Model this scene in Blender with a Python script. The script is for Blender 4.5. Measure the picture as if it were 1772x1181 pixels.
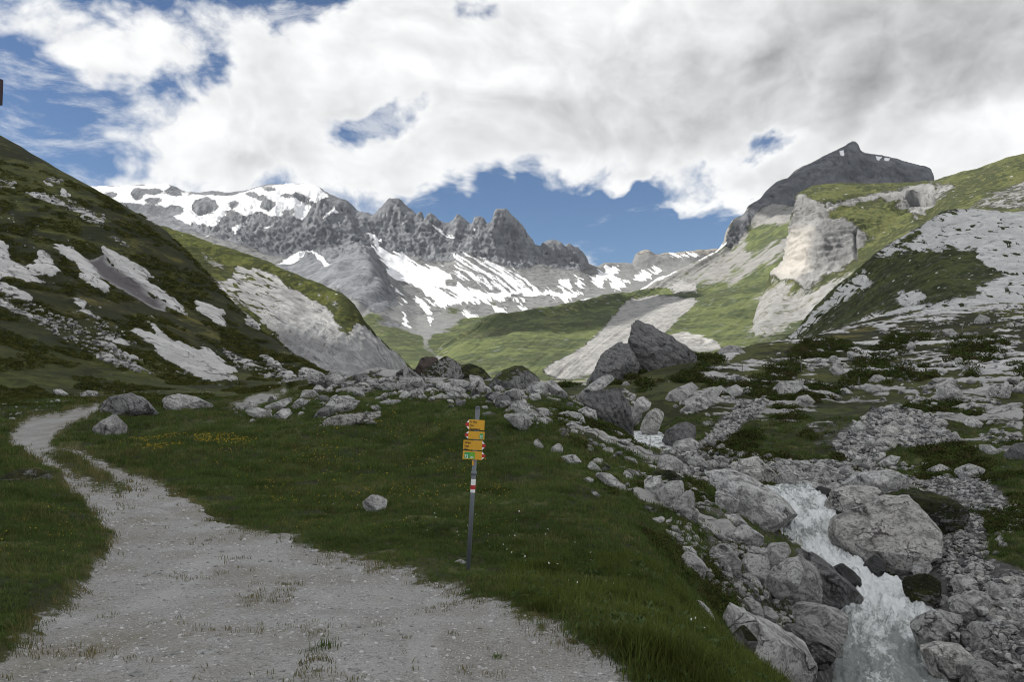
import bpy, bmesh, math, random
import numpy as np
from mathutils import Vector, Matrix, Quaternion

for o in list(bpy.data.objects):
    bpy.data.objects.remove(o, do_unlink=True)
SC = bpy.context.scene
COL = SC.collection
rng = np.random.default_rng(7)
random.seed(7)

# ------------------------------------------------------------------ camera
F, CX, CY, HOR, EZ = 1391.0, 886.0, 590.5, 650.0, 1.70
TH = math.atan((HOR - CY) / F)
CT, ST = math.cos(TH), math.sin(TH)
cam = bpy.data.cameras.new('camera')
cam.sensor_width = 36.0
cam.lens = 36.0 * F / 1772.0
cam.clip_start = 0.1
cam.clip_end = 20000.0
camo = bpy.data.objects.new('camera', cam)
COL.objects.link(camo)
camo.location = (0, 0, EZ)
camo.rotation_euler = (math.pi / 2 + TH, 0, 0)
SC.camera = camo

# ------------------------------------------------------------------ light
SUN_AZ = math.radians(-95.0)      # clockwise from +Y (view direction): from the left
SUN_EL = math.radians(40.0)
SUN_DIR = np.array([math.sin(SUN_AZ) * math.cos(SUN_EL), math.cos(SUN_AZ) * math.cos(SUN_EL), math.sin(SUN_EL)])
sun = bpy.data.lights.new('sun', 'SUN')
sun.energy = 4.3
sun.angle = math.radians(0.53)
sun.color = (1.0, 0.96, 0.89)
suno = bpy.data.objects.new('sun', sun)
COL.objects.link(suno)
suno.rotation_euler = Vector(SUN_DIR).to_track_quat('Z', 'Y').to_euler()
suno.location = (-300, -100, 400)

SC.view_settings.view_transform = 'Standard'
SC.view_settings.look = 'None'
SC.view_settings.exposure = 0.42
SC.view_settings.gamma = 1.0
SC.view_settings.use_curve_mapping = False
SC.render.engine = 'CYCLES'
SC.cycles.use_denoising = True
SC.cycles.use_adaptive_sampling = True
SC.cycles.adaptive_threshold = 0.012
SC.cycles.filter_width = 1.0
SC.cycles.max_bounces = 5
SC.cycles.diffuse_bounces = 2
SC.cycles.glossy_bounces = 2
SC.cycles.transmission_bounces = 2
SC.cycles.transparent_max_bounces = 6
SC.cycles.caustics_reflective = False
SC.cycles.caustics_refractive = False


# ------------------------------------------------------------------ node helper
class NT:
    def __init__(self, tree):
        self.t = tree
        self.L = tree.links

    def n(self, typ, **kw):
        nd = self.t.nodes.new(typ)
        for k, v in kw.items():
            setattr(nd, k, v)
        return nd

    def put(self, sock, v):
        if v is None:
            return
        if isinstance(v, bpy.types.NodeSocket):
            self.L.new(v, sock)
        else:
            if sock.type == 'RGBA' and len(v) == 3:
                v = (*v, 1.0)
            sock.default_value = v

    def m(self, op, a, b=None, c=None, clamp=False):
        nd = self.n('ShaderNodeMath', operation=op, use_clamp=clamp)
        self.put(nd.inputs[0], a)
        self.put(nd.inputs[1], b)
        self.put(nd.inputs[2], c)
        return nd.outputs[0]

    def vm(self, op, a, b=None, scale=None):
        nd = self.n('ShaderNodeVectorMath', operation=op)
        self.put(nd.inputs[0], a)
        self.put(nd.inputs[1], b)
        if scale is not None:
            self.put(nd.inputs['Scale'], scale)
        return nd.outputs['Value'] if op in ('LENGTH', 'DOT_PRODUCT', 'DISTANCE') else nd.outputs[0]

    def sep(self, v):
        nd = self.n('ShaderNodeSeparateXYZ')
        self.put(nd.inputs[0], v)
        return nd.outputs

    def comb(self, x, y, z):
        nd = self.n('ShaderNodeCombineXYZ')
        for i, v in enumerate((x, y, z)):
            self.put(nd.inputs[i], v)
        return nd.outputs[0]

    def noise(self, vec, scale=1.0, detail=4.0, rough=0.55, dist=0.0, lac=2.0):
        nd = self.n('ShaderNodeTexNoise')
        self.put(nd.inputs['Vector'], vec)
        self.put(nd.inputs['Scale'], scale)
        self.put(nd.inputs['Detail'], detail)
        self.put(nd.inputs['Roughness'], rough)
        self.put(nd.inputs['Lacunarity'], lac)
        self.put(nd.inputs['Distortion'], dist)
        return nd.outputs[0]

    def voro(self, vec, scale=1.0, feature='F1', rand=1.0):
        nd = self.n('ShaderNodeTexVoronoi', feature=feature)
        self.put(nd.inputs['Vector'], vec)
        self.put(nd.inputs['Scale'], scale)
        self.put(nd.inputs['Randomness'], rand)
        return nd.outputs

    def ss(self, v, lo, hi, a=0.0, b=1.0):
        nd = self.n('ShaderNodeMapRange', interpolation_type='SMOOTHSTEP')
        self.put(nd.inputs['Value'], v)
        self.put(nd.inputs['From Min'], lo)
        self.put(nd.inputs['From Max'], hi)
        self.put(nd.inputs['To Min'], a)
        self.put(nd.inputs['To Max'], b)
        return nd.outputs[0]

    def mix(self, fac, a, b, blend='MIX'):
        nd = self.n('ShaderNodeMix', data_type='RGBA', blend_type=blend)
        self.put(nd.inputs[0], fac)
        self.put(nd.inputs[6], a)
        self.put(nd.inputs[7], b)
        return nd.outputs[2]

    def attr(self, name):
        nd = self.n('ShaderNodeAttribute', attribute_name=name)
        return nd.outputs['Fac']

    def pos(self):
        return self.n('ShaderNodeNewGeometry').outputs['Position']

    def bump(self, h, strength, dist, normal=None):
        nd = self.n('ShaderNodeBump')
        self.put(nd.inputs['Height'], h)
        nd.inputs['Strength'].default_value = strength
        nd.inputs['Distance'].default_value = dist
        self.put(nd.inputs['Normal'], normal)
        return nd.outputs[0]

    def out(self, color, rough=0.9, normal=None, spec=0.2, **kw):
        b = self.n('ShaderNodeBsdfPrincipled')
        self.put(b.inputs['Base Color'], color)
        self.put(b.inputs['Roughness'], rough)
        self.put(b.inputs['Specular IOR Level'], spec)
        self.put(b.inputs['Normal'], normal)
        for k, v in kw.items():
            self.put(b.inputs[k], v)
        o = self.n('ShaderNodeOutputMaterial')
        self.L.new(b.outputs[0], o.inputs[0])
        return b


def new_mat(name):
    m = bpy.data.materials.new(name)
    m.use_nodes = True
    m.node_tree.nodes.clear()
    return m, NT(m.node_tree)


# ------------------------------------------------------------------ sky
W = bpy.data.worlds.new('World')
SC.world = W
W.use_nodes = True
W.node_tree.nodes.clear()


def build_sky():
    N = NT(W.node_tree)
    K = 0.10
    sky = N.n('ShaderNodeTexSky', sky_type='NISHITA', sun_disc=False)
    sky.sun_elevation = SUN_EL
    sky.sun_rotation = SUN_AZ
    sky.altitude = 2100.0
    sky.air_density = 1.0
    sky.dust_density = 0.3
    sky.ozone_density = 2.0
    d = N.n('ShaderNodeTexCoord').outputs['Generated']
    x, y, z = N.sep(d)
    az = N.m('ARCTAN2', x, y)
    hyp = N.m('SQRT', N.m('ADD', N.m('MULTIPLY', x, x), N.m('MULTIPLY', y, y)))
    el = N.m('ARCTAN2', z, hyp)
    q = N.vm('MULTIPLY', d, (1.0, 1.0, 1.35))
    w1 = N.noise(N.vm('ADD', q, (3.1, 0.7, 5.2)), 3.4, 3, 0.5)
    w2 = N.noise(N.vm('ADD', q, (8.3, 2.9, 1.4)), 3.4, 3, 0.5)
    qw = N.vm('ADD', q, N.comb(N.m('MULTIPLY', N.m('SUBTRACT', w1, .5), 0.16), 0.0, N.m('MULTIPLY', N.m('SUBTRACT', w2, .5), 0.16)))

    azw = N.m('ADD', az, N.m('MULTIPLY', N.m('SUBTRACT', N.noise(q, 7.0, 4, .6), .5), .22))
    elw = N.m('ADD', el, N.m('MULTIPLY', N.m('SUBTRACT', N.noise(N.vm('ADD', q, (5.1, 3.3, 1.9)), 7.0, 4, .6), .5), .14))

    def blob(px, py, rx, ry, rot, amp):
        a0 = math.atan((px - CX) / F)
        e0 = math.atan((HOR - py) / F)
        c, s = math.cos(math.radians(rot)), math.sin(math.radians(rot))
        da = N.m('SUBTRACT', azw, a0)
        de = N.m('SUBTRACT', elw, e0)
        u = N.m('DIVIDE', N.m('ADD', N.m('MULTIPLY', da, c), N.m('MULTIPLY', de, s)), rx / F)
        v = N.m('DIVIDE', N.m('SUBTRACT', N.m('MULTIPLY', de, c), N.m('MULTIPLY', da, s)), ry / F)
        r2 = N.m('ADD', N.m('MULTIPLY', u, u), N.m('MULTIPLY', v, v))
        return N.m('MULTIPLY', N.m('EXPONENT', N.m('MULTIPLY', r2, -1.0)), amp)

    def total(lst):
        t = None
        for b in lst:
            g = blob(*b)
            t = g if t is None else N.m('ADD', t, g)
        return t
    cover = total(SKY_COVER)
    grey = total(SKY_GREY)

    def puff(vec, scale, detail):
        n = N.noise(vec, scale, detail, 0.55)
        return N.m('SUBTRACT', N.m('MULTIPLY', N.m('ABSOLUTE', N.m('SUBTRACT', n, .5)), 4.0), 0.3)

    def dens(vec, full=True):
        n1 = N.noise(vec, 4.6, 9 if full else 5, 0.62)
        v1 = puff(vec, 9.0, 5 if full else 3)
        return N.m('ADD', N.m('MULTIPLY', N.m('SUBTRACT', n1, .5), 3.0), N.m('MULTIPLY', v1, 0.75))
    cover = N.m('ADD', cover, N.m('MAXIMUM', N.ss(el, 0.50, 0.75, 0.0, 0.7), N.ss(N.m('ABSOLUTE', az), 0.66, 1.0, 0.0, 0.55)))
    d0 = dens(qw)
    d1 = dens(N.vm('ADD', qw, (-0.022, -0.006, 0.030)), False)
    c0 = N.m('ADD', d0, cover)
    alpha = N.ss(c0, -0.04, 0.62)
    veil = N.noise(N.vm('MULTIPLY', qw, (1.0, 1.0, 2.2)), 9.0, 8, 0.68)
    veil = N.m('MULTIPLY', N.ss(N.m('ADD', veil, N.m('MULTIPLY', cover, .10)), .50, .72), .55)
    alpha = N.m('MAXIMUM', N.m('POWER', alpha, 0.8), veil)
    thick = N.ss(c0, 0.25, 1.3)
    relief = N.m('SUBTRACT', d0, d1)
    lit = N.m('ADD', N.m('MULTIPLY', relief, 0.36), 0.93)
    low = N.noise(qw, 4.0, 5, 0.52)
    lit = N.m('SUBTRACT', lit, N.m('MULTIPLY', N.m('MAXIMUM', N.m('SUBTRACT', low, 0.44), -0.05), N.m('MULTIPLY', thick, 0.75)))
    lit = N.m('SUBTRACT', lit, N.m('MULTIPLY', N.m('MULTIPLY', grey, thick), 0.55))
    body = N.ss(c0, 0.15, 0.75)
    lit = N.m('ADD', N.m('MULTIPLY', lit, body), N.m('MULTIPLY', N.m('SUBTRACT', 1.0, body), 0.93))
    lit = N.m('MINIMUM', N.m('MAXIMUM', lit, 0.08), 1.0)
    colr = N.mix(lit, (0.220, 0.226, 0.230), (0.760, 0.764, 0.766))
    colr = N.vm('SCALE', colr, scale=1.0 / K)
    sk = N.vm('MULTIPLY', sky.outputs[0], (0.60, 0.655, 0.72))
    c = N.mix(alpha, sk, colr)
    bg = N.n('ShaderNodeBackground')
    N.put(bg.inputs[0], c)
    bg.inputs[1].default_value = K
    o = N.n('ShaderNodeOutputWorld')
    N.L.new(bg.outputs[0], o.inputs[0])


# (px, py, rx, ry, rotation deg, amount): banks of cloud and blue gaps, as directions of the sky
SKY_COVER = [
    (1200, 90, 640, 200, 3, 1.05), (1640, 150, 420, 240, 0, 0.95), (640, 190, 330, 150, 18, 0.72),
    (420, 300, 300, 55, 8, 0.85), (640, 80, 140, 120, 0, 0.30), (120, 130, 220, 85, 8, 0.70), (250, 225, 150, 55, 15, 0.45),
    (1080, 345, 120, 26, 48, 0.95), (1290, 320, 70, 34, 30, 0.45), (1205, 358, 26, 20, 30, 0.7), (950, 355, 60, 12, 25, 0.4),
    (1720, 250, 180, 70, 0, 0.8),
    (612, 225, 85, 46, 30, -1.05), (350, 165, 100, 40, 25, -0.85), (190, 200, 60, 20, 20, -.5), (250, 10, 320, 60, 0, -0.85), (600, 10, 80, 26, 0, -0.6), (690, 150, 40, 14, 20, -0.4),
    (10, 225, 130, 50, -15, -1.0), (130, 312, 120, 24, 4, -0.65), (990, 400, 290, 72, 0, -1.5), (850, 345, 120, 26, -6, -0.7),
    (1295, 268, 60, 22, 18, -0.7), (1235, 400, 110, 40, 0, -0.6), (850, 0, 60, 25, 0, -0.6),
]
SKY_GREY = [
    (1560, 130, 420, 150, -4, 0.75), (1150, 210, 330, 70, 0, 0.35), (1772, 60, 260, 130, 0, 0.3), (800, 180, 260, 100, 10, 0.32),
    (560, 320, 200, 30, 0, 0.25), (1720, 260, 150, 35, 0, -0.5),
]
build_sky()
W.cycles.sampling_method = 'MANUAL'
W.cycles.sample_map_resolution = 256


# ------------------------------------------------------------------ numpy helpers
def P(px, py, Y):
    """pixel of the photograph and forward distance -> point in the world"""
    px = np.asarray(px, float); py = np.asarray(py, float); Y = np.asarray(Y, float)
    u = (px - CX) / F
    v = (CY - py) / F
    yy = CT - v * ST
    zz = ST + v * CT
    s = Y / yy
    return np.stack(np.broadcast_arrays(u * s, Y, zz * s + EZ), -1)


def proj(p):
    x, y, z = p[..., 0], p[..., 1], p[..., 2] - EZ
    w = y * CT + z * ST
    w = np.maximum(w, 1e-3)
    return CX + F * x / w, CY - F * (z * CT - y * ST) / w


_perm = np.random.default_rng(11).permutation(256)
_perm = np.concatenate([_perm, _perm, _perm[:2]]).astype(np.int64)
_g = np.random.default_rng(12).normal(size=(256, 3))
_g /= np.linalg.norm(_g, axis=1)[:, None]


def gnoise(p):
    i = np.floor(p).astype(np.int64)
    f = p - i
    u = f * f * f * (f * (f * 6 - 15) + 10)
    i &= 255
    res = 0.0
    for dx in (0, 1):
        wx = u[:, 0] if dx else 1 - u[:, 0]
        a = _perm[(i[:, 0] + dx) & 255]
        for dy in (0, 1):
            wy = u[:, 1] if dy else 1 - u[:, 1]
            b = _perm[a + ((i[:, 1] + dy) & 255)]
            for dz in (0, 1):
                wz = u[:, 2] if dz else 1 - u[:, 2]
                h = _perm[b + ((i[:, 2] + dz) & 255)]
                g = _g[h]
                res = res + wx * wy * wz * (g[:, 0] * (f[:, 0] - dx) + g[:, 1] * (f[:, 1] - dy) + g[:, 2] * (f[:, 2] - dz))
    return res * 1.6


def fbm(p, oct=4, gain=0.5, lac=2.03, ridged=False):
    s, a, t = 0.0, 1.0, 0.0
    q = p.copy()
    for k in range(oct):
        n = gnoise(q)
        if ridged:
            n = 1 - 2 * np.abs(n)
        s = s + a * n
        t += a
        a *= gain
        q = q * lac + 17.3
    return s / t


def polysd(px, py, pts):
    """signed distance (inside positive) to a polygon"""
    pts = np.asarray(pts, float)
    out = np.full(px.shape, -1e3)
    mg = 60
    sel = (px > pts[:, 0].min() - mg) & (px < pts[:, 0].max() + mg) & (py > pts[:, 1].min() - mg) & (py < pts[:, 1].max() + mg)
    if not sel.any():
        return out
    x, y = px[sel], py[sel]
    d2 = np.full(x.shape, 1e9)
    inside = np.zeros(x.shape, bool)
    n = len(pts)
    for i in range(n):
        ax, ay = pts[i]
        bx, by = pts[(i + 1) % n]
        ex, ey = bx - ax, by - ay
        t = np.clip(((x - ax) * ex + (y - ay) * ey) / (ex * ex + ey * ey + 1e-9), 0, 1)
        d2 = np.minimum(d2, (x - ax - t * ex) ** 2 + (y - ay - t * ey) ** 2)
        c = ((ay > y) != (by > y))
        with np.errstate(divide='ignore', invalid='ignore'):
            xi = ex * (y - ay) / (ey if abs(ey) > 1e-9 else 1e-9) + ax
        inside ^= c & (x < xi)
    out[sel] = np.where(inside, 1, -1) * np.sqrt(d2)
    return out


def mask(px, py, polys, warp=0.0, soft=4.0):
    """polys: (points, weight) -> 0..1, soft edge of about `soft` pixels; negative weight cuts"""
    m = np.zeros(px.shape)
    for pts, w in polys:
        if len(pts) == 4 and not hasattr(pts[0], '__len__'):
            cx, cy, rx, ry = pts
            k = np.sqrt(((px - cx) / rx) ** 2 + ((py - cy) / ry) ** 2)
            sd = (1 - k) * min(rx, ry)
        else:
            sd = polysd(px, py, pts)
        a = np.clip(0.5 + (sd + warp) / (2 * soft), 0, 1)
        m = np.maximum(m, a * w) if w > 0 else m * (1 + a * w)
    return m


def pchip(xs, ys, x):
    """monotone cubic; xs (n,), ys (n,...) , x (m,) -> (m,...)"""
    xs = np.asarray(xs, float)
    ys = np.asarray(ys, float)
    h = np.diff(xs)
    hb = h.reshape((-1,) + (1,) * (ys.ndim - 1))
    dl = np.diff(ys, axis=0) / hb
    n = len(xs)
    m = np.zeros_like(ys)
    if n == 2:
        m[:] = dl[0]
    else:
        a, b = dl[:-1], dl[1:]
        m[1:-1] = np.where(a * b > 0, 2 * a * b / (a + b + 1e-12 * np.sign(a + b) + 1e-15), 0)
        m[0], m[-1] = dl[0], dl[-1]
    k = np.clip(np.searchsorted(xs, x) - 1, 0, n - 2)
    t = ((x - xs[k]) / h[k]).reshape((-1,) + (1,) * (ys.ndim - 1))
    hk = h[k].reshape(t.shape)
    t2, t3 = t * t, t * t * t
    return (2 * t3 - 3 * t2 + 1) * ys[k] + (t3 - 2 * t2 + t) * hk * m[k] + (-2 * t3 + 3 * t2) * ys[k + 1] + (t3 - t2) * hk * m[k + 1]


def grid_faces(nv, nu):
    a = (np.arange(nv - 1)[:, None] * nu + np.arange(nu - 1)[None, :]).ravel()
    return np.stack([a, a + 1, a + nu + 1, a + nu], 1)


def mesh_np(name, verts, faces, attrs=None, smooth=True):
    me = bpy.data.meshes.new(name)
    faces = np.asarray(faces, np.int32)
    nf, k = faces.shape
    me.vertices.add(len(verts))
    me.vertices.foreach_set('co', np.asarray(verts, np.float32).ravel())
    me.loops.add(nf * k)
    me.loops.foreach_set('vertex_index', faces.ravel())
    me.polygons.add(nf)
    me.polygons.foreach_set('loop_start', np.arange(0, nf * k, k, dtype=np.int32))
    me.polygons.foreach_set('loop_total', np.full(nf, k, np.int32))
    me.polygons.foreach_set('use_smooth', np.full(nf, smooth, bool))
    me.update(calc_edges=True)
    for kx, v in (attrs or {}).items():
        a = me.attributes.new(kx, 'FLOAT', 'POINT')
        a.data.foreach_set('value', np.asarray(v, np.float32))
    return me


def link(name, me, mat=None, parent=None, label=None, cat=None, group=None, kind=None):
    o = bpy.data.objects.new(name, me)
    COL.objects.link(o)
    if mat is not None and me is not None and len(me.materials) == 0:
        me.materials.append(mat)
    if parent is not None:
        o.parent = parent
    for k, v in (('label', label), ('category', cat), ('group', group), ('kind', kind)):
        if v:
            o[k] = v
    return o


def submesh(name, verts, faces, attrs, smooth=True):
    used, inv = np.unique(faces.ravel(), return_inverse=True)
    return mesh_np(name, verts[used], inv.reshape(faces.shape), {k: v[used] for k, v in attrs.items()}, smooth)


def loft(rows, vs, nu, nv):
    """rows of (px,py,Y) from far/top to near/bottom -> grid of points (nv,nu,3)"""
    R = []
    t = np.linspace(0, 1, nu)
    for row in rows:
        a = np.asarray(row, float)
        p = P(a[:, 0], a[:, 1], a[:, 2])
        s = np.concatenate([[0], np.cumsum(np.hypot(np.diff(a[:, 0]), 0.5 * np.diff(a[:, 1])) + 1e-6)])
        R.append(pchip(s / s[-1], p, t))
    R = np.stack(R)
    return pchip(np.asarray(vs, float), R, np.linspace(0, 1, nv))


def normals(G):
    du = np.gradient(G, axis=1)
    dv = np.gradient(G, axis=0)
    n = np.cross(du, dv)
    n /= np.linalg.norm(n, axis=2, keepdims=True) + 1e-12
    flip = np.sign((n * (np.array([0, 0, EZ]) - G)).sum(2, keepdims=True).mean())
    return n * (flip if flip != 0 else 1)
# ------------------------------------------------------------------ near ground: one height field, cut into its pieces
VIS = [  # (px, py, distance)
    (-200, 1181, 5.4), (0, 1181, 5.3), (300, 1181, 5.2), (600, 1181, 5.2), (900, 1181, 5.25), (1100, 1181, 5.5), (1230, 1181, 6.2),
    (0, 1085, 7.1), (300, 1088, 7), (700, 1088, 7), (1000, 1088, 7.2), (1200, 1095, 8),
    (-150, 1000, 9.6), (0, 1000, 9.6), (200, 1040, 8.9), (450, 1040, 9), (700, 1041, 9), (1000, 1040, 9.3), (1160, 1040, 10.2),
    (300, 985, 11.2), (560, 985, 11.4), (810, 990, 11.6), (1000, 985, 12), (1110, 975, 13),
    (-150, 900, 14), (0, 900, 14), (120, 890, 15.5), (400, 930, 14), (700, 930, 14.6), (900, 920, 15.5),
    (300, 880, 18), (600, 880, 18.5), (850, 880, 19), (1030, 890, 18.5),
    (0, 830, 21), (200, 830, 25), (450, 820, 26), (700, 815, 26.5), (880, 805, 26), (970, 810, 25.5),
    (-100, 780, 30), (30, 775, 33), (250, 772, 34), (450, 765, 35), (700, 752, 36), (850, 745, 35), (920, 755, 32.5),
    (-100, 735, 40), (100, 718, 42), (165, 706, 44), (300, 725, 42), (450, 720, 43), (620, 715, 43), (780, 708, 43), (880, 715, 41), (940, 735, 39),
    (350, 690, 53), (480, 683, 54), (600, 675, 54), (720, 676, 54), (830, 676, 54), (900, 690, 48),
    (490, 665, 66), (560, 655, 66), (640, 646, 64), (700, 655, 62), (780, 655, 62), (860, 660, 60), (930, 672, 56),
    # left hillside
    (-200, 700, 48), (0, 690, 52), (150, 690, 55), (-200, 600, 62), (0, 610, 64), (150, 640, 68), (300, 665, 72), (410, 668, 80), (500, 655, 92), (545, 648, 98),
    (-200, 480, 88), (0, 500, 88), (150, 540, 90), (270, 580, 92), (370, 620, 96), (460, 640, 98),
    (-200, 360, 122), (0, 390, 122), (120, 430, 122), (220, 480, 122), (320, 540, 118), (420, 600, 112),
    (-200, 130, 205), (-100, 185, 198), (0, 235, 190), (40, 255, 187), (85, 283, 185), (130, 310, 182), (165, 328, 180), (205, 352, 175), (245, 374, 170), (290, 400, 165),
    (330, 440, 157), (370, 485, 148), (420, 540, 136), (470, 585, 124), (520, 620, 112), (565, 645, 102),
    # gully and stream banks
    (1260, 1150, 8.2), (1190, 1050, 11.5), (1140, 985, 13.5), (1090, 925, 16.5),
    (1250, 1090, 15.6), (1320, 1130, 17), (1400, 1130, 18.6), (1300, 1040, 18.6), (1400, 1060, 20.6), (1225, 1000, 18.6), (1200, 940, 20), (1300, 960, 22.2), (1380, 1000, 23.6),
    (1150, 900, 21), (1260, 900, 25.5), (1100, 850, 24), (1200, 850, 30), (1040, 805, 30), (1150, 800, 38), (1000, 765, 34), (1060, 745, 43), (1000, 705, 49), (960, 720, 42),
    (1080, 765, 47), (1300, 800, 43), (1250, 770, 47),
    # right bank
    (1560, 995, 25), (1560, 870, 31.5), (1480, 850, 34), (1650, 1000, 23.5), (1700, 1085, 20.3), (1772, 1090, 20), (1900, 1090, 20), (1772, 1000, 22.5), (1900, 960, 23.5),
    (1700, 900, 28), (1772, 850, 31), (1900, 830, 32), (1600, 830, 36), (1500, 808, 40), (1400, 820, 40), (1772, 760, 45), (1900, 740, 46), (1500, 740, 52), (1300, 740, 55), (1200, 745, 52),
    (1772, 680, 62), (1900, 660, 64), (1600, 690, 62), (1500, 675, 70), (1400, 680, 70), (1300, 685, 68), (1200, 700, 62), (1150, 680, 66),
    (1772, 600, 92), (1900, 580, 95), (1620, 610, 95), (1500, 618, 98), (1400, 630, 95), (1300, 640, 88), (1200, 648, 84), (1100, 662, 78), (1040, 670, 66),
    (1172, 614, 100), (1260, 603, 112), (1310, 592, 120), (1360, 585, 128), (1450, 562, 140), (1520, 547, 150), (1600, 537, 158), (1700, 529, 165), (1772, 523, 170), (1900, 512, 175),
]
HID = [  # (px, distance, height against the eye): what lies behind crests, and the stream bed
    (-300, 3, -1.65), (300, 3, -1.64), (900, 3, -1.64), (1500, 3, -1.7), (2200, 3.4, -2.2), (300, 1.6, -1.65), (1500, 1.6, -1.65), (-600, 1.6, -1.65),
    (1400, 6, -2.4), (1500, 8, -3.4), (1700, 7, -3.4), (2000, 8, -4.0), (1650, 12, -5.2), (1900, 14, -5.6),
    (1540, 15.5, -6.2), (1535, 18.5, -6.15), (1520, 20.5, -5.75), (1500, 22, -5.3), (1470, 24, -4.9), (1450, 25.5, -4.7), (1405, 28, -3.8), (1380, 30.5, -3.15),
    (1445, 18.4, -6.15), (1625, 18.2, -6.2), (1455, 20.4, -5.75), (1590, 20.6, -5.7), (1450, 16.2, -6.3), (1650, 16, -6.3), (1490, 23, -5.2), (1545, 22.4, -5.3),
    (1335, 34, -2.9), (1240, 42, -2.3), (1130, 49, -1.5), (1105, 53, -1.3), (1075, 60, 0.5),
    (-200, 260, 80), (0, 245, 62), (165, 230, 46), (290, 215, 33), (370, 200, 22), (470, 160, 11), (565, 140, 5.5), (450, 260, 20), (200, 300, 40), (-200, 330, 80),
    (600, 90, 3.6), (700, 95, 3.2), (800, 95, 3.2), (900, 95, 3.6), (1000, 100, 4.4), (700, 180, 8), (850, 180, 8), (1000, 180, 8.4), (1080, 130, 6),
    (700, 330, 12), (900, 330, 12), (1100, 330, 12), (1172, 150, 8.0), (1260, 170, 10), (1360, 190, 13), (1500, 210, 18), (1700, 230, 22), (1900, 240, 26),
    (1200, 330, 12), (1500, 330, 16), (1900, 330, 24), (300, 330, 22), (560, 330, 14),
]


def ground_points():
    a = np.array(VIS, float)
    p = P(a[:, 0], a[:, 1], a[:, 2])
    h = np.array(HID, float)
    q = np.stack([(h[:, 0] - CX) / F * h[:, 1] / CT, h[:, 1], h[:, 2] - h[:, 1] * (740.0 - HOR) / F + EZ], 1)
    return np.concatenate([p, q])


def tps_fit(C, v, lam):
    d = np.linalg.norm(C[:, None] - C[None], axis=2)
    K = np.where(d > 0, d * d * np.log(d + 1e-12), 0) * 0.25 + d * 0.75
    n = len(C)
    A = np.zeros((n + 3, n + 3))
    A[:n, :n] = K + np.eye(n) * lam
    A[:n, n] = A[n, :n] = 1
    A[:n, n + 1:] = C
    A[n + 1:, :n] = C.T
    return np.linalg.solve(A, np.concatenate([v, [0, 0, 0]]))


def tps_eval(C, w, X):
    out = np.zeros(len(X))
    n = len(C)
    for s in range(0, len(X), 20000):
        x = X[s:s + 20000]
        d = np.sqrt(((x[:, None] - C[None]) ** 2).sum(2))
        K = d * d * np.log(d + 1e-12) * 0.25 + d * 0.75
        out[s:s + 20000] = K @ w[:n] + w[n] + x @ w[n + 1:]
    return out


NA, NR = 720, 640
AZ0, AZ1 = math.radians(-43), math.radians(43)
R0, R1 = 1.6, 330.0
AZ = np.linspace(AZ0, AZ1, NA)
LR = np.linspace(math.log(R0), math.log(R1), NR)
RR = np.exp(LR)


def build_field():
    gp = ground_points()
    r = np.hypot(gp[:, 0], gp[:, 1])
    C = np.stack([np.arctan2(gp[:, 0], gp[:, 1]) * 3.0, np.log(r)], 1)
    e = (gp[:, 2] - EZ) / r
    w = tps_fit(C, e, -0.0008)
    na, nr = 190, 240
    a = np.linspace(AZ0, AZ1, na) * 3
    l = np.linspace(LR[0], LR[-1], nr)
    X = np.stack(np.meshgrid(a, l, indexing='xy'), -1).reshape(-1, 2)
    E = tps_eval(C, w, X).reshape(nr, na)
    # smooth upsample (Catmull-Rom through separable interpolation)
    def up(M, n, axis):
        M = np.moveaxis(M, axis, 0)
        k = M.shape[0]
        t = np.linspace(0, k - 1, n)
        i = np.clip(np.floor(t).astype(int), 0, k - 2)
        f = (t - i)[:, None]
        g = lambda j: M[np.clip(j, 0, k - 1)]
        p0, p1, p2, p3 = g(i - 1), g(i), g(i + 1), g(i + 2)
        o = p1 + 0.5 * f * (p2 - p0 + f * (2 * p0 - 5 * p1 + 4 * p2 - p3 + f * (3 * (p1 - p2) + p3 - p0)))
        return np.moveaxis(o, 0, axis)
    return up(up(E, NR, 0), NA, 1)


GE = build_field()
GX = np.sin(AZ)[None, :] * RR[:, None]
GY = np.cos(AZ)[None, :] * RR[:, None]
GZ = EZ + GE * RR[:, None]
G0 = np.stack([GX, GY, GZ], -1).reshape(-1, 3)
gpx, gpy = proj(G0)
gr = np.repeat(RR, NA)

# --- what covers the ground, as outlines over the photographed hillside
PATH = [
    ([(-60, 1200), (0, 1150), (60, 1095), (110, 1050), (150, 1000), (182, 955), (183, 925), (172, 890), (150, 862), (118, 838), (85, 815), (50, 795), (26, 775),
      (24, 757), (38, 740), (62, 726), (100, 714), (140, 707), (166, 704), (168, 712), (150, 722), (128, 735), (105, 750), (92, 765), (90, 778), (118, 782),
      (150, 790), (185, 808), (225, 828), (262, 835), (310, 852), (360, 885), (430, 918), (500, 935), (560, 955), (640, 970), (720, 997),
      (790, 1022), (850, 1050), (930, 1080), (1010, 1118), (1080, 1160), (1115, 1195), (1140, 1240), (1300, 1500), (-600, 1500), (-300, 1250)], 1.0),
    ([(70, 786), (112, 786), (150, 800), (190, 826), (205, 843), (160, 842), (118, 822), (85, 802)], -0.8),
    ([(398, 698), (430, 690), (470, 680), (505, 668), (512, 672), (480, 686), (440, 697), (400, 705)], 0.9),
    ((235, 925, 55, 13), -0.3), ((600, 1185, 80, 20), -0.45), ((560, 1120, 12, 6), -0.6), ((210, 850, 20, 10), -0.5),
]
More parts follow.
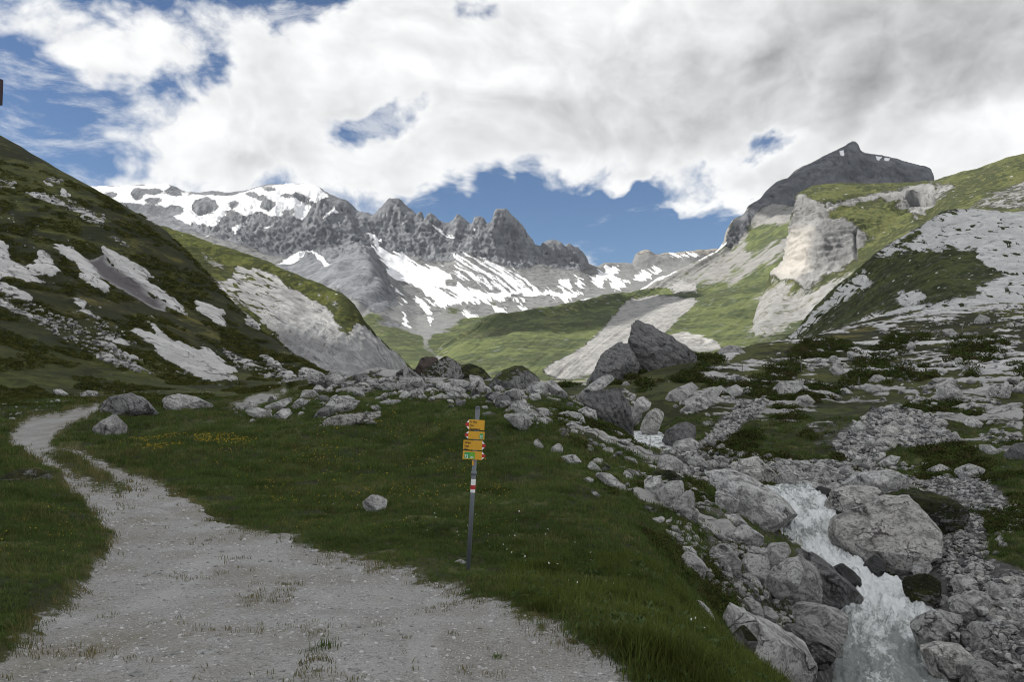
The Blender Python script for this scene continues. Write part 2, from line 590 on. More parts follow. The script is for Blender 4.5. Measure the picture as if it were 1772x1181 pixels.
SLAB = [  # bare limestone on the left hillside
    ([(0, 430), (41, 467), (78, 491), (44, 495), (24, 484), (0, 490), (-60, 470), (-60, 420)], 1), ([(57, 457), (74, 444), (105, 471), (88, 481)], 1),
    ([(93, 427), (118, 425), (142, 444), (169, 471), (190, 505), (183, 508), (146, 488), (132, 467), (112, 447)], 1),
    ([(178, 437), (193, 444), (217, 457), (244, 471), (278, 498), (305, 522), (335, 545), (322, 552), (284, 532), (237, 498), (196, 467)], 1),
    ([(339, 520), (359, 527), (379, 545), (393, 576), (366, 566), (342, 542)], 1), ([(122, 523), (149, 527), (149, 535), (176, 549), (173, 554), (139, 542)], 1),
    ([(219, 575), (238, 564), (262, 578), (252, 558), (275, 571), (299, 592), (333, 607), (360, 610), (380, 629), (401, 656), (407, 664), (360, 666), (319, 652), (285, 632), (262, 605)], 1),
    ([(34, 332), (112, 342), (149, 366), (183, 376), (179, 400), (146, 386), (112, 362)], 0.5), ([(0, 312), (25, 318), (25, 330), (0, 330)], .5), ([(80, 310), (112, 316), (108, 321), (82, 316)], .55),
    ([(0, 490), (60, 530), (130, 560), (200, 600), (265, 655), (200, 640), (110, 590), (40, 550), (0, 530), (-60, 500)], 0.5),
    ([(150, 540), (215, 575), (240, 600), (200, 600), (150, 565)], 0.5), ([(205, 610), (240, 640), (230, 650), (200, 625)], 0.8),
    ([(455, 625), (480, 640), (500, 658), (488, 655), (465, 640)], 0.6), ([(425, 557), (446, 570), (438, 572)], .8), ([(190, 410), (222, 428), (216, 430)], .8),
    ([(380, 600), (440, 640), (520, 660), (470, 660), (400, 635)], 0.4), ([(520, 640), (560, 652), (545, 662), (520, 655)], .5),
    ([(450, 622), (480, 632), (505, 652), (490, 650)], .75),
]
DARK = [([(149, 451), (176, 440), (203, 467), (254, 505), (291, 542), (264, 535), (217, 505), (176, 481)], 1.0)]
RIGHT = [  # bare rock on the right bank
    ([(1670, 615), (1700, 606), (1748, 608), (1790, 612), (1790, 622), (1727, 616), (1717, 622), (1693, 623)], 1), ([(1731, 632), (1761, 618), (1790, 622), (1765, 636)], 1),
    ([(1680, 645), (1734, 645), (1734, 652), (1700, 659), (1676, 655)], 1), ([(1646, 628), (1666, 628), (1670, 640), (1652, 638)], .9),
    ([(1548, 674), (1585, 676), (1605, 689), (1626, 672), (1646, 657), (1663, 679), (1666, 693), (1626, 694), (1595, 689)], .9),
    ([(1690, 664), (1714, 672), (1748, 666), (1744, 683), (1707, 688)], .95), ([(1730, 553), (1772, 548), (1772, 556), (1735, 558)], 1),
    ([(1687, 553), (1705, 550), (1712, 556), (1695, 557)], .9), ([(1704, 570), (1725, 577), (1730, 584), (1712, 577)], .9),
    ([(1640, 632), (1690, 625), (1772, 640), (1772, 700), (1700, 720), (1640, 690), (1600, 660)], .42),
    ([(1690, 700), (1772, 690), (1772, 740), (1730, 745), (1695, 730)], .6), ([(1560, 640), (1640, 620), (1660, 660), (1580, 660)], .35),
    ([(1500, 560), (1600, 535), (1772, 520), (1772, 545), (1640, 555), (1540, 575)], .6), ([(1390, 585), (1450, 560), (1500, 560), (1470, 585), (1410, 600)], .55),
    ([(1200, 645), (1400, 600), (1560, 590), (1540, 690), (1400, 760), (1250, 740), (1180, 700)], .43), ([(1540, 600), (1772, 560), (1772, 800), (1660, 790), (1600, 700)], .46), ([(560, 650), (700, 640), (930, 660), (975, 700), (930, 750), (870, 715), (700, 690), (600, 690)], .46), ([(970, 730), (1100, 780), (1230, 860), (1340, 1040), (1260, 1070), (1130, 900), (1020, 800)], .33),
    ([(1240, 612), (1260, 600), (1290, 602), (1265, 622), (1235, 632)], .7), ([(1300, 600), (1380, 585), (1400, 592), (1330, 606)], .4),
]
SCREE = [
    ([(1477, 740), (1511, 710), (1561, 703), (1629, 727), (1646, 764), (1595, 777), (1544, 771), (1511, 811), (1470, 801), (1443, 784), (1450, 764)], 1),
    ([(1240, 740), (1284, 703), (1331, 689), (1324, 710), (1284, 737), (1260, 764), (1230, 777), (1199, 781)], .9),
    ([(1592, 835), (1646, 825), (1700, 835), (1727, 859), (1748, 889), (1714, 892), (1663, 882), (1595, 859)], 1),
    ([(1560, 1000), (1640, 960), (1700, 980), (1772, 990), (1830, 1000), (1900, 1300), (1560, 1300), (1590, 1060)], 1),
    ([(1340, 800), (1440, 810), (1560, 840), (1600, 850), (1440, 860), (1340, 845)], .9), ([(1380, 740), (1460, 740), (1480, 800), (1400, 790)], .45),
    ([(1620, 900), (1700, 900), (1700, 960), (1640, 960)], .7), ([(1100, 780), (1240, 790), (1340, 830), (1280, 850), (1150, 830)], .6),
    ([(1200, 860), (1450, 900), (1500, 1010), (1420, 1181), (1340, 1120), (1260, 1050), (1220, 960)], .5),
    ([(1400, 1010), (1480, 990), (1600, 1040), (1660, 1200), (1700, 1400), (1350, 1400), (1420, 1100)], 1), ([(1330, 840), (1450, 850), (1470, 960), (1500, 1010), (1440, 1000), (1380, 940), (1330, 880)], 1),
    ([(1090, 755), (1150, 750), (1160, 775), (1090, 780)], 1),
]
wl = fbm(np.stack([G0[:, 0], G0[:, 1], G0[:, 2]], 1) / (gr[:, None] * 0.045 + .05), 4)
wl2 = fbm(G0 / (gr[:, None] * 0.012 + .03) + 5.1, 3)
# bedding of the limestone slabs dips down to the right: stretch the breakup along it
dipdir = np.array([0.86, -0.12, -0.50])
along = G0 @ dipdir
perp = G0 - along[:, None] * dipdir
bed = fbm((perp + 0.18 * along[:, None] * dipdir) / 2.6, 4)
wl3 = fbm(np.stack([G0[:, 0], G0[:, 1], G0[:, 2] * 0], 1) / .75 + 8.8, 4)
psoft = np.clip(17 * (15 / gr) ** .75, 9, 46)
a_path = mask(gpx, gpy, PATH, warp=psoft * .9 * wl3 + 14 * wl * np.clip(gr / 14, .35, 1) ** -0.5 + 9 * wl2, soft=psoft)
a_rock = np.maximum(mask(gpx, gpy, SLAB, warp=9 * bed + 3 * wl2, soft=6), mask(gpx, gpy, RIGHT, warp=7 * wl + 5 * wl2, soft=6))
a_rock = np.where((a_rock > 0) & (a_rock < 0.85), np.clip(a_rock * 1.2 + 1.5 * bed * (a_rock > 0.15) - 0.15, 0, 1), a_rock)
a_dark = mask(gpx, gpy, DARK, warp=3 * bed, soft=5)
a_scree = mask(gpx, gpy, SCREE, warp=18 * wl + 8 * wl2, soft=12)
# nothing of this on ground the outlines only overlap from behind a crest
seen = np.maximum.accumulate(GE, axis=0)
hidden = (GE < seen - 0.004).ravel()
a_rock[hidden & (gr > 110)] *= 0.3

# --- relief
vv = np.stack([G0[:, 0], G0[:, 1], np.zeros(len(G0))], 1)
disp = np.zeros(len(G0))
cell = gr * 0.0078
for k, wlth in enumerate([24, 11, 5.2, 2.4, 1.1, 0.5, 0.23]):
    fade = np.clip((wlth / (cell * 3.0)) - 0.6, 0, 1)
    near = np.clip(gr / (wlth * 0.9) - 0.3, 0, 1) if wlth > 3 else 1.0
    nz = gnoise(vv / wlth + 3.7 * k)
    amp = wlth * (0.024 if wlth > 3 else 0.042)
    disp += amp * fade * near * nz
calm = np.clip(a_path * 1.2, 0, 1)
disp *= 1 - 0.85 * calm
humm = fbm(vv / 0.9 + 9, 3)
disp += (np.clip(humm, 0, 1) * 0.13 + .10 * np.clip(fbm(vv / 2.3 + 4, 3), -.3, 1)) * (1 - calm) * np.clip(1.4 - gr / 60, 0, 1)
disp += -0.035 * calm * np.clip(1.3 - gr / 30, 0, 1) + calm * 0.016 * fbm(vv / 0.5 + 3, 3)
slabup = np.clip(a_rock, 0, 1) * (0.45 + 0.9 * bed) * np.clip(gr / 90, 0.15, 1.1) * (gpx < 700)
disp += slabup * 0.9
ledge = fbm((perp + 0.06 * along[:, None] * dipdir) / 1.5 + 4, 3, ridged=True)
disp += np.where(gpx < 700, a_rock * 0.35 * ledge, a_rock * 0.40 * (fbm(G0 / 1.5, 4, ridged=True) + .3))
disp += a_scree * 0.10 * fbm(vv / 0.55, 3, ridged=True)
GZ = (G0[:, 2] + disp).reshape(NR, NA)
GEd = (GZ - EZ) / RR[:, None]
G = np.stack([GX, GY, GZ], -1).reshape(-1, 3)


def gz(x, y, arr=None):
    """height of the ground (or of a ground map) under x, y"""
    x = np.asarray(x, float); y = np.asarray(y, float)
    A = GZ if arr is None else arr.reshape(NR, NA)
    fa = np.clip((np.arctan2(x, y) - AZ0) / (AZ1 - AZ0) * (NA - 1), 0, NA - 1.001)
    fl = np.clip((np.log(np.hypot(x, y)) - LR[0]) / (LR[-1] - LR[0]) * (NR - 1), 0, NR - 1.001)
    i, j = fl.astype(int), fa.astype(int)
    u, v = fl - i, fa - j
    return (A[i, j] * (1 - u) + A[i + 1, j] * u) * (1 - v) + (A[i, j + 1] * (1 - u) + A[i + 1, j + 1] * u) * v


def hit(px, py, rmin=3.0):
    """where the line of sight through a pixel meets the ground"""
    d = P(px, py, 1.0)
    az = math.atan2(d[0], d[1])
    e = (d[2] - EZ) / math.hypot(d[0], d[1])
    f = min(max((az - AZ0) / (AZ1 - AZ0) * (NA - 1), 0), NA - 1.001)
    j = int(f)
    col = GEd[:, j] * (1 - f + j) + GEd[:, j + 1] * (f - j)
    k = np.nonzero((col >= e) & (RR > rmin))[0]
    r = RR[k[0]] if len(k) else 80.0
    x, y = math.sin(az) * r, math.cos(az) * r
    return np.array([x, y, float(gz(x, y))])


ga = {'rock': a_rock, 'path': a_path, 'scree': a_scree, 'dark': a_dark, 'dist': gr}
# ------------------------------------------------------------------ materials of the land
def rock_color(N, p, s, light, mid, dark, dip=(0.86, -0.12, -0.5), streak=6.0, cw=0.85):
    """layered limestone: p position, s feature size in metres"""
    w = N.noise(p, 0.35 / s, 3, 0.5)
    pw = N.vm('ADD', p, N.vm('SCALE', N.comb(w, w, w), scale=1.6 * s))
    # stretch along the bedding
    al = N.vm('DOT_PRODUCT', pw, dip)
    ps = N.vm('SUBTRACT', pw, N.vm('SCALE', dip, scale=N.m('MULTIPLY', al, 1 - 1 / streak)))
    st = N.noise(ps, 1.3 / s, 6, 0.62)
    blot = N.noise(p, 0.45 / s, 5, 0.6)
    fine = N.noise(p, 7.0 / s, 6, 0.65)
    cr = N.voro(N.vm('ADD', ps, N.vm('SCALE', N.comb(fine, st, w), scale=0.45 * s)), 0.62 / s, 'DISTANCE_TO_EDGE')[0]
    crack = N.ss(cr, 0.0, 0.035, 1.0, 0.0)
    crack = N.m('MULTIPLY', crack, N.ss(blot, 0.35, 0.6))
    lines = N.ss(st, 0.40, 0.33, 0.0, 1.0)
    c = N.mix(N.ss(blot, 0.30, 0.66), mid, light)
    c = N.mix(N.m('MULTIPLY', N.ss(st, 0.52, 0.36), 0.75), c, mid)
    c = N.mix(N.m('MULTIPLY', N.ss(fine, 0.50, 0.30), 0.35), c, dark)
    c = N.mix(N.m('MULTIPLY', N.m('MAXIMUM', N.m('MULTIPLY', crack, cw / 0.85), N.m('MULTIPLY', lines, 0.7)), 0.85), c, dark)
    h = N.m('ADD', N.m('MULTIPLY', st, 1.0), N.m('MULTIPLY', fine, 0.35))
    h = N.m('SUBTRACT', h, N.m('MULTIPLY', crack, 0.5 * cw))
    return c, h


def grass_color(N, p, s, cols):
    n1 = N.noise(p, 0.13 / s, 4, 0.55)
    n2 = N.noise(p, 0.9 / s, 5, 0.62)
    n3 = N.noise(p, 7.0 / s, 5, 0.7)
    d, m_, y_, sh = cols
    c = N.mix(N.ss(n2, 0.32, 0.66), d, m_)
    c = N.mix(N.m('MULTIPLY', N.ss(n1, 0.5, 0.72), N.ss(n2, 0.3, 0.6)), c, y_)
    c = N.mix(N.m('MULTIPLY', N.ss(n3, 0.5, 0.30), 0.75), c, sh)
    k = N.m('ADD', N.m('MULTIPLY', n2, 0.6), N.m('MULTIPLY', N.ss(n1, 0.55, 0.3), 0.25))
    c = N.mix(N.m('MULTIPLY', N.ss(k, 0.42, 0.30), 0.8), c, sh)
    return c, N.m('ADD', N.m('MULTIPLY', n2, 0.8), N.m('MULTIPLY', n3, 0.6))


NEAR_G = ((0.042, 0.054, 0.016), (0.070, 0.082, 0.024), (0.115, 0.106, 0.034), (0.015, 0.018, 0.008))


def ground_material():
    m, N = new_mat('ground')
    p = N.pos()
    path, rock, scree, dark = N.attr('path'), N.attr('rock'), N.attr('scree'), N.attr('dark')
    dist = N.attr('dist')
    farf = N.ss(dist, 40.0, 120.0)
    gc, gh = grass_color(N, p, 0.9, NEAR_G)
    gc2, gh2 = grass_color(N, p, 5.0, ((0.050, 0.059, 0.016), (0.090, 0.094, 0.025), (0.14, 0.12, 0.034), (0.016, 0.019, 0.008)))
    gc = N.mix(farf, gc, gc2)
    hn = N.noise(N.vm('MULTIPLY', p, (1.0, 1.0, 2.2)), 0.55, 8, 0.72)
    gc = N.mix(N.m('MULTIPLY', N.m('MULTIPLY', N.ss(hn, .50, .40), farf), .75), gc, (0.013, 0.016, 0.008))
    gc = N.mix(N.m('MULTIPLY', N.m('MULTIPLY', N.ss(hn, .64, .70), farf), .8), gc, (0.36, 0.355, 0.34))
    gh = N.m('ADD', gh, N.m('MULTIPLY', N.m('MULTIPLY', gh2, farf), 5.0))
    # gravel of the track: pale grit, bigger pale stones, brown damp patches
    g1 = N.noise(p, 0.9, 4, 0.6)
    g2 = N.noise(p, 26.0, 4, 0.75)
    v = N.voro(p, 38.0)
    vb = N.voro(p, 12.0)
    grav = N.mix(N.ss(g1, 0.35, 0.65), (0.255, 0.245, 0.225), (0.335, 0.332, 0.322))
    grav = N.mix(N.ss(g2, 0.50, 0.30), grav, (0.13, 0.125, 0.115))
    vs = N.sep(v[1])
    grav = N.mix(N.m('MULTIPLY', N.ss(v[0], 0.42, 0.2), N.ss(vs[0], 0.62, 0.72)), grav, (0.46, 0.455, 0.44))
    grav = N.mix(N.m('MULTIPLY', N.ss(vb[0], 0.30, 0.16), N.ss(N.sep(vb[1])[1], 0.78, 0.86)), grav, (0.52, 0.51, 0.49))
    gl = N.noise(N.vm('MULTIPLY', p, (1.5, 0.4, 1.0)), 0.6, 6, 0.62)
    grav = N.mix(N.m('MULTIPLY', N.ss(gl, .54, .68), .55), grav, (0.185, 0.165, 0.115))
    grav = N.mix(N.m('MULTIPLY', N.ss(gl, .44, .34), .45), grav, (0.40, 0.395, 0.385))
    gravh = N.m('ADD', N.m('MULTIPLY', N.ss(v[0], 0.6, 0.0), 0.6), N.m('MULTIPLY', g2, 0.5))
    # rock
    rc, rh = rock_color(N, p, 1.6, (0.60, 0.595, 0.58), (0.44, 0.435, 0.43), (0.085, 0.082, 0.08))
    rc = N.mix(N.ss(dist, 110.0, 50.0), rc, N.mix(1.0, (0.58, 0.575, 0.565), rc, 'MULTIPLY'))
    rc = N.mix(dark, rc, (0.115, 0.105, 0.11))
    # rubble among the grass
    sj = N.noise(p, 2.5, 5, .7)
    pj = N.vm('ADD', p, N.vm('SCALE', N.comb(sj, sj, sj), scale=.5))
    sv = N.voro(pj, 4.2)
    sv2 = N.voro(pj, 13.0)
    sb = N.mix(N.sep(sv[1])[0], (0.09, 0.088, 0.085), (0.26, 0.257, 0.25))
    sb = N.mix(N.m('MULTIPLY', N.ss(sv[0], 0.30, 0.62), 0.85), sb, (0.06, 0.058, 0.055))  # dark soil and shadow gaps between stones, both put into the colour
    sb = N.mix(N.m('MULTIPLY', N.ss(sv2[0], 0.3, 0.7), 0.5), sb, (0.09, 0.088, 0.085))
    srag = N.noise(p, 1.2, 6, 0.7)
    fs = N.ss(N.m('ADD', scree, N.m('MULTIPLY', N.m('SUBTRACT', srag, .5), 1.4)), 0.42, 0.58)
    edge = N.noise(p, 2.6, 8, 0.75)
    fp = N.ss(N.m('ADD', path, N.m('MULTIPLY', N.m('SUBTRACT', edge, .5), 1.9)), 0.40, 0.60)
    edge2 = N.noise(p, 0.9, 9, 0.75)
    fr = N.ss(N.m('ADD', N.m('MAXIMUM', rock, dark), N.m('MULTIPLY', N.m('SUBTRACT', edge2, .5), 1.0)), 0.44, 0.54)
    # worn, yellowish verge beside the gravel
    verge = N.m('MULTIPLY', N.ss(path, 0.02, 0.4), 0.55)
    gc = N.mix(verge, gc, (0.085, 0.085, 0.038))
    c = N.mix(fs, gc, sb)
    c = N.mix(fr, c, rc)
    c = N.mix(fp, c, grav)
    h = N.m('MULTIPLY', gh, 0.05)
    h = N.m('ADD', h, N.m('MULTIPLY', N.m('MULTIPLY', fr, rh), 0.35))
    h = N.m('ADD', h, N.m('MULTIPLY', N.m('MULTIPLY', fs, N.ss(sv[0], 0.7, 0.0)), 0.12))
    h = N.m('ADD', h, N.m('MULTIPLY', N.m('MULTIPLY', fp, gravh), 0.030))
    N.out(c, 0.95, N.bump(h, 0.75, 1.0), 0.15)
    return m


def land_material(name, s, grass, rocks, scree_col, snow_col=(0.80, 0.81, 0.83), dip=(0.86, -0.12, -0.5), streak=5.0, edge=0.9, rb=1.0, brown=None, cw=0.3, speck=0.0, speck_s=0.3):
    m, N = new_mat(name)
    p = N.pos()
    rock, snow, scree = N.attr('rock'), N.attr('snow'), N.attr('scree')
    gc, gh = grass_color(N, p, s * 0.55, grass)
    rc, rh = rock_color(N, p, s, *rocks, dip=dip, streak=streak, cw=cw)
    if brown is not None:
        rc = N.mix(N.m('MULTIPLY', N.attr('stain_shade'), 0.8), rc, N.mix(1.0, (0.55, 0.56, 0.58), rc, 'MULTIPLY'))
    if brown is not None:
        rc = N.mix(N.m('MULTIPLY', N.attr('brown'), 0.75), rc, N.mix(0.6, brown, rc, 'MULTIPLY'))
    if speck > 0:
        sv = N.voro(p, speck_s)
        sz = N.m('MULTIPLY', N.sep(sv[1])[0], 0.34)
        on = N.m('MULTIPLY', N.ss(N.sep(sv[1])[1], 1.0 - speck - .02, 1.0 - speck + .02), N.ss(N.m('SUBTRACT', sv[0], sz), 0.05, -0.02))
        gc = N.mix(on, gc, tuple(x * 0.95 for x in rocks[0]))
        gs = N.noise(p, 4.0 / s, 7, 0.75)
        gc = N.mix(N.m('MULTIPLY', N.ss(gs, .50, .36), .65), gc, grass[3])
        gc = N.mix(N.m('MULTIPLY', N.ss(gs, .58, .70), .5), gc, tuple(x * 1.5 for x in grass[2]))
    e1 = N.noise(p, edge * 1.2 / s, 9, 0.75)
    e2 = N.m('MULTIPLY', N.m('SUBTRACT', e1, .5), 1.5)
    sn = N.noise(p, 1.1 / s, 6, 0.7)
    sc = N.mix(N.ss(sn, .3, .7), scree_col, tuple(x * 0.66 for x in scree_col))
    c = N.mix(N.ss(N.m('ADD', scree, e2), 0.36, 0.64), gc, sc)
    fr = N.ss(N.m('ADD', rock, e2), 0.40, 0.58)
    c = N.mix(fr, c, rc)
    e3 = N.noise(p, 3.5 / s, 9, 0.75)
    fw = N.ss(N.m('ADD', snow, N.m('ADD', N.m('MULTIPLY', e2, 0.6), N.m('MULTIPLY', N.m('SUBTRACT', e3, .5), 0.8))), 0.40, 0.58)
    c = N.mix(fw, c, N.mix(N.ss(sn, .3, .7), snow_col, tuple(x * .80 for x in snow_col)))
    h = N.m('MULTIPLY', gh, 0.045 * s)
    h = N.m('ADD', h, N.m('MULTIPLY', N.m('MULTIPLY', fr, rh), 0.55 * s * rb))
    h = N.m('MULTIPLY', h, N.m('SUBTRACT', 1.0, N.m('MULTIPLY', fw, 0.92)))
    N.out(c, 0.95, N.bump(h, 0.8, 1.0), 0.1)
    return m


M_GROUND = ground_material()


def build_ground():
    Fq = grid_faces(NR, NA)
    fc = Fq[:, 0]
    x, y, r_ = gpx[fc], gpy[fc], gr[fc]
    isp = (a_path[fc] > 0.45) & (r_ < 75)
    # the left hillside begins where the meadow steepens, the far bank is across the stream
    toe = np.interp(x, [-300, 0, 150, 300, 410, 500, 560, 620], [690, 682, 682, 668, 668, 655, 646, 646])
    isl = (x < 600) & (r_ > 52) & ((y < toe) | (r_ > 110))
    sx = np.interp(r_, [1, 10, 15, 18.5, 20.5, 22, 25.5, 28, 30.5, 34, 42, 49, 60, 90, 400], [1750, 1650, 1560, 1535, 1520, 1500, 1450, 1405, 1380, 1335, 1240, 1130, 1060, 1000, 960])
    isr = (x > sx) & ~isp
    rest = ~(isp | isl | isr)
    for nm, sel in (('gravel_track', isp), ('hillside', isl & ~isp), ('stream_bank', isr & ~isl), ('meadow', rest)):
        link(nm, submesh(nm, G, Fq[sel], ga), M_GROUND, kind='structure')


build_ground()
# ------------------------------------------------------------------ far land, each a lofted sheet with its own back slope
def z3(x, y): return (600 + x / 2.953, 280 + y / 2.953)
def z1(x, y): return (x / 2.953, 200 + y / 2.953)
def z2(x, y): return (150 + x / 2.953, 280 + y / 2.953)
def z4(x, y): return (1172 + x / 2.953, 200 + y / 2.953)


def zz(f, *pts): return [f(*p) for p in pts]


def sheet(name, rows, vs, nu, nv, mat, dispf, maskf, label=None):
    g = loft(rows, vs, nu, nv)
    n = normals(g)
    v, nn = g.reshape(-1, 3), n.reshape(-1, 3)
    px, py = proj(v)
    tv = np.repeat(np.linspace(0, 1, nv), nu)
    tu = np.tile(np.linspace(0, 1, nu), nv)
    d = dispf(v, px, py, tu, tv)
    at = maskf(v, px, py, tu, tv)
    v = v + nn * d[:, None]
    for k in ('rock', 'snow', 'scree'):
        at.setdefault(k, np.zeros(len(v)))
    return link(name, mesh_np(name, v, grid_faces(nv, nu), at), mat, kind='structure')


# ---- the massif with its row of towers at the head of the valley
SKYL = [(-60, 352, 2750), (60, 338, 2750), (120, 330, 2750), (152, 325, 2750), (180, 322, 2750), (237, 320, 2750), (281, 319, 2750), (295, 320, 2740), (318, 332, 2740), (345, 337, 2730), (369, 335, 2720),
        (406, 337, 2710), (430, 333, 2700), (450, 327, 2690), (480, 323, 2680), (501, 322, 2670), (542, 323, 2650), (555, 328, 2640), (569, 338, 2620), (589, 345, 2610), (600, 349, 2600),
        (613, 360, 2600), (620, 367, 2600), (637, 371, 2600), (649, 375, 2590), (657, 365, 2580), (669, 352, 2570), (676, 345, 2565), (690, 344, 2560), (702, 354, 2560), (715, 366, 2560),
        (723, 373, 2560), (729, 367, 2560), (735, 380, 2560), (745, 368, 2560), (752, 375, 2560), (766, 386, 2560), (773, 387, 2560), (785, 381, 2560), (793, 371, 2560), (800, 377, 2560),
        (813, 388, 2560), (819, 388, 2560), (822, 378, 2560), (830, 376, 2560), (837, 380, 2560), (843, 388, 2560), (852, 383, 2560), (855, 371, 2560), (858, 363, 2560), (876, 362, 2560),
        (884, 370, 2570), (895, 381, 2580), (905, 393, 2590), (913, 405, 2600), (920, 415, 2610), (927, 425, 2620), (934, 426, 2640), (939, 421, 2650), (956, 416, 2650), (969, 419, 2650),
        (978, 427, 2660), (984, 422, 2660), (991, 426, 2660), (1001, 431, 2670), (1011, 441, 2690), (1015, 449, 2700), (1018, 458, 2720), (1030, 460, 2750), (1047, 455, 2800), (1074, 457, 2850),
        (1091, 458, 2850), (1101, 441, 2850), (1118, 436, 2850), (1132, 441, 2850), (1159, 437, 2850), (1200, 432, 2800), (1250, 428, 2800), (1320, 430, 2800)]


def rowy(pts):
    """a row with the columns of the skyline: (px, py, Y) interpolated over px"""
    a = np.array(pts, float)
    x = [s[0] for s in SKYL]
    return list(zip(x, np.interp(x, a[:, 0], a[:, 1]), np.interp(x, a[:, 0], a[:, 2])))


M_ROWS = [
    [(x, y + 60, Y + 500) for x, y, Y in SKYL],
    SKYL,
    rowy([(-60, 375, 2600), (152, 362, 2600), (300, 372, 2560), (390, 378, 2450), (470, 380, 2420), (540, 385, 2420), (600, 395, 2450), (655, 408, 2500), (700, 405, 2500), (770, 405, 2510), (850, 408, 2510), (930, 440, 2590), (1000, 455, 2630), (1020, 470, 2680), (1100, 470, 2750), (1320, 450, 2750)]),
    rowy([(-60, 420, 2350), (152, 410, 2350), (330, 395, 2350), (400, 398, 2330), (470, 430, 2300), (540, 440, 2300), (600, 430, 2330), (655, 430, 2400), (700, 445, 2440), (760, 452, 2440), (810, 438, 2440), (880, 462, 2450), (930, 465, 2500), (1000, 466, 2560), (1030, 480, 2560), (1100, 482, 2550), (1320, 480, 2550)]),
    rowy([(-60, 480, 2000), (152, 470, 2000), (330, 440, 2050), (420, 450, 2050), (500, 460, 2000), (560, 440, 2050), (630, 425, 2120), (665, 470, 2080), (720, 480, 2150), (800, 485, 2150), (900, 500, 2100), (1000, 505, 2000), (1100, 510, 1950), (1320, 505, 1950)]),
    rowy([(-60, 560, 1650), (330, 520, 1650), (450, 520, 1650), (560, 490, 1650), (640, 460, 1680), (672, 500, 1650), (720, 525, 1600), (800, 535, 1550), (900, 540, 1500), (1000, 530, 1550), (1100, 525, 1600), (1320, 530, 1600)]),
    rowy([(-60, 640, 1200), (330, 600, 1200), (560, 555, 1250), (620, 530, 1280), (660, 540, 1250), (720, 565, 1200), (800, 565, 1200), (900, 555, 1250), (1000, 545, 1300), (1320, 560, 1300)]),
    rowy([(-60, 680, 800), (330, 660, 800), (560, 630, 800), (660, 600, 820), (720, 605, 800), (800, 600, 850), (1000, 600, 900), (1320, 620, 900)]),
    rowy([(-60, 690, 420), (560, 680, 420), (700, 650, 430), (740, 640, 440), (800, 640, 450), (1000, 650, 450), (1320, 650, 450)]),
]
CLIFF_BASE_X = [330, 400, 460, 520, 580, 640, 655, 700, 740, 780, 810, 850, 900, 935, 1000, 1020, 1060]
CLIFF_BASE_Y = [398, 420, 440, 452, 450, 440, 425, 440, 452, 450, 440, 455, 466, 458, 468, 462, 440]
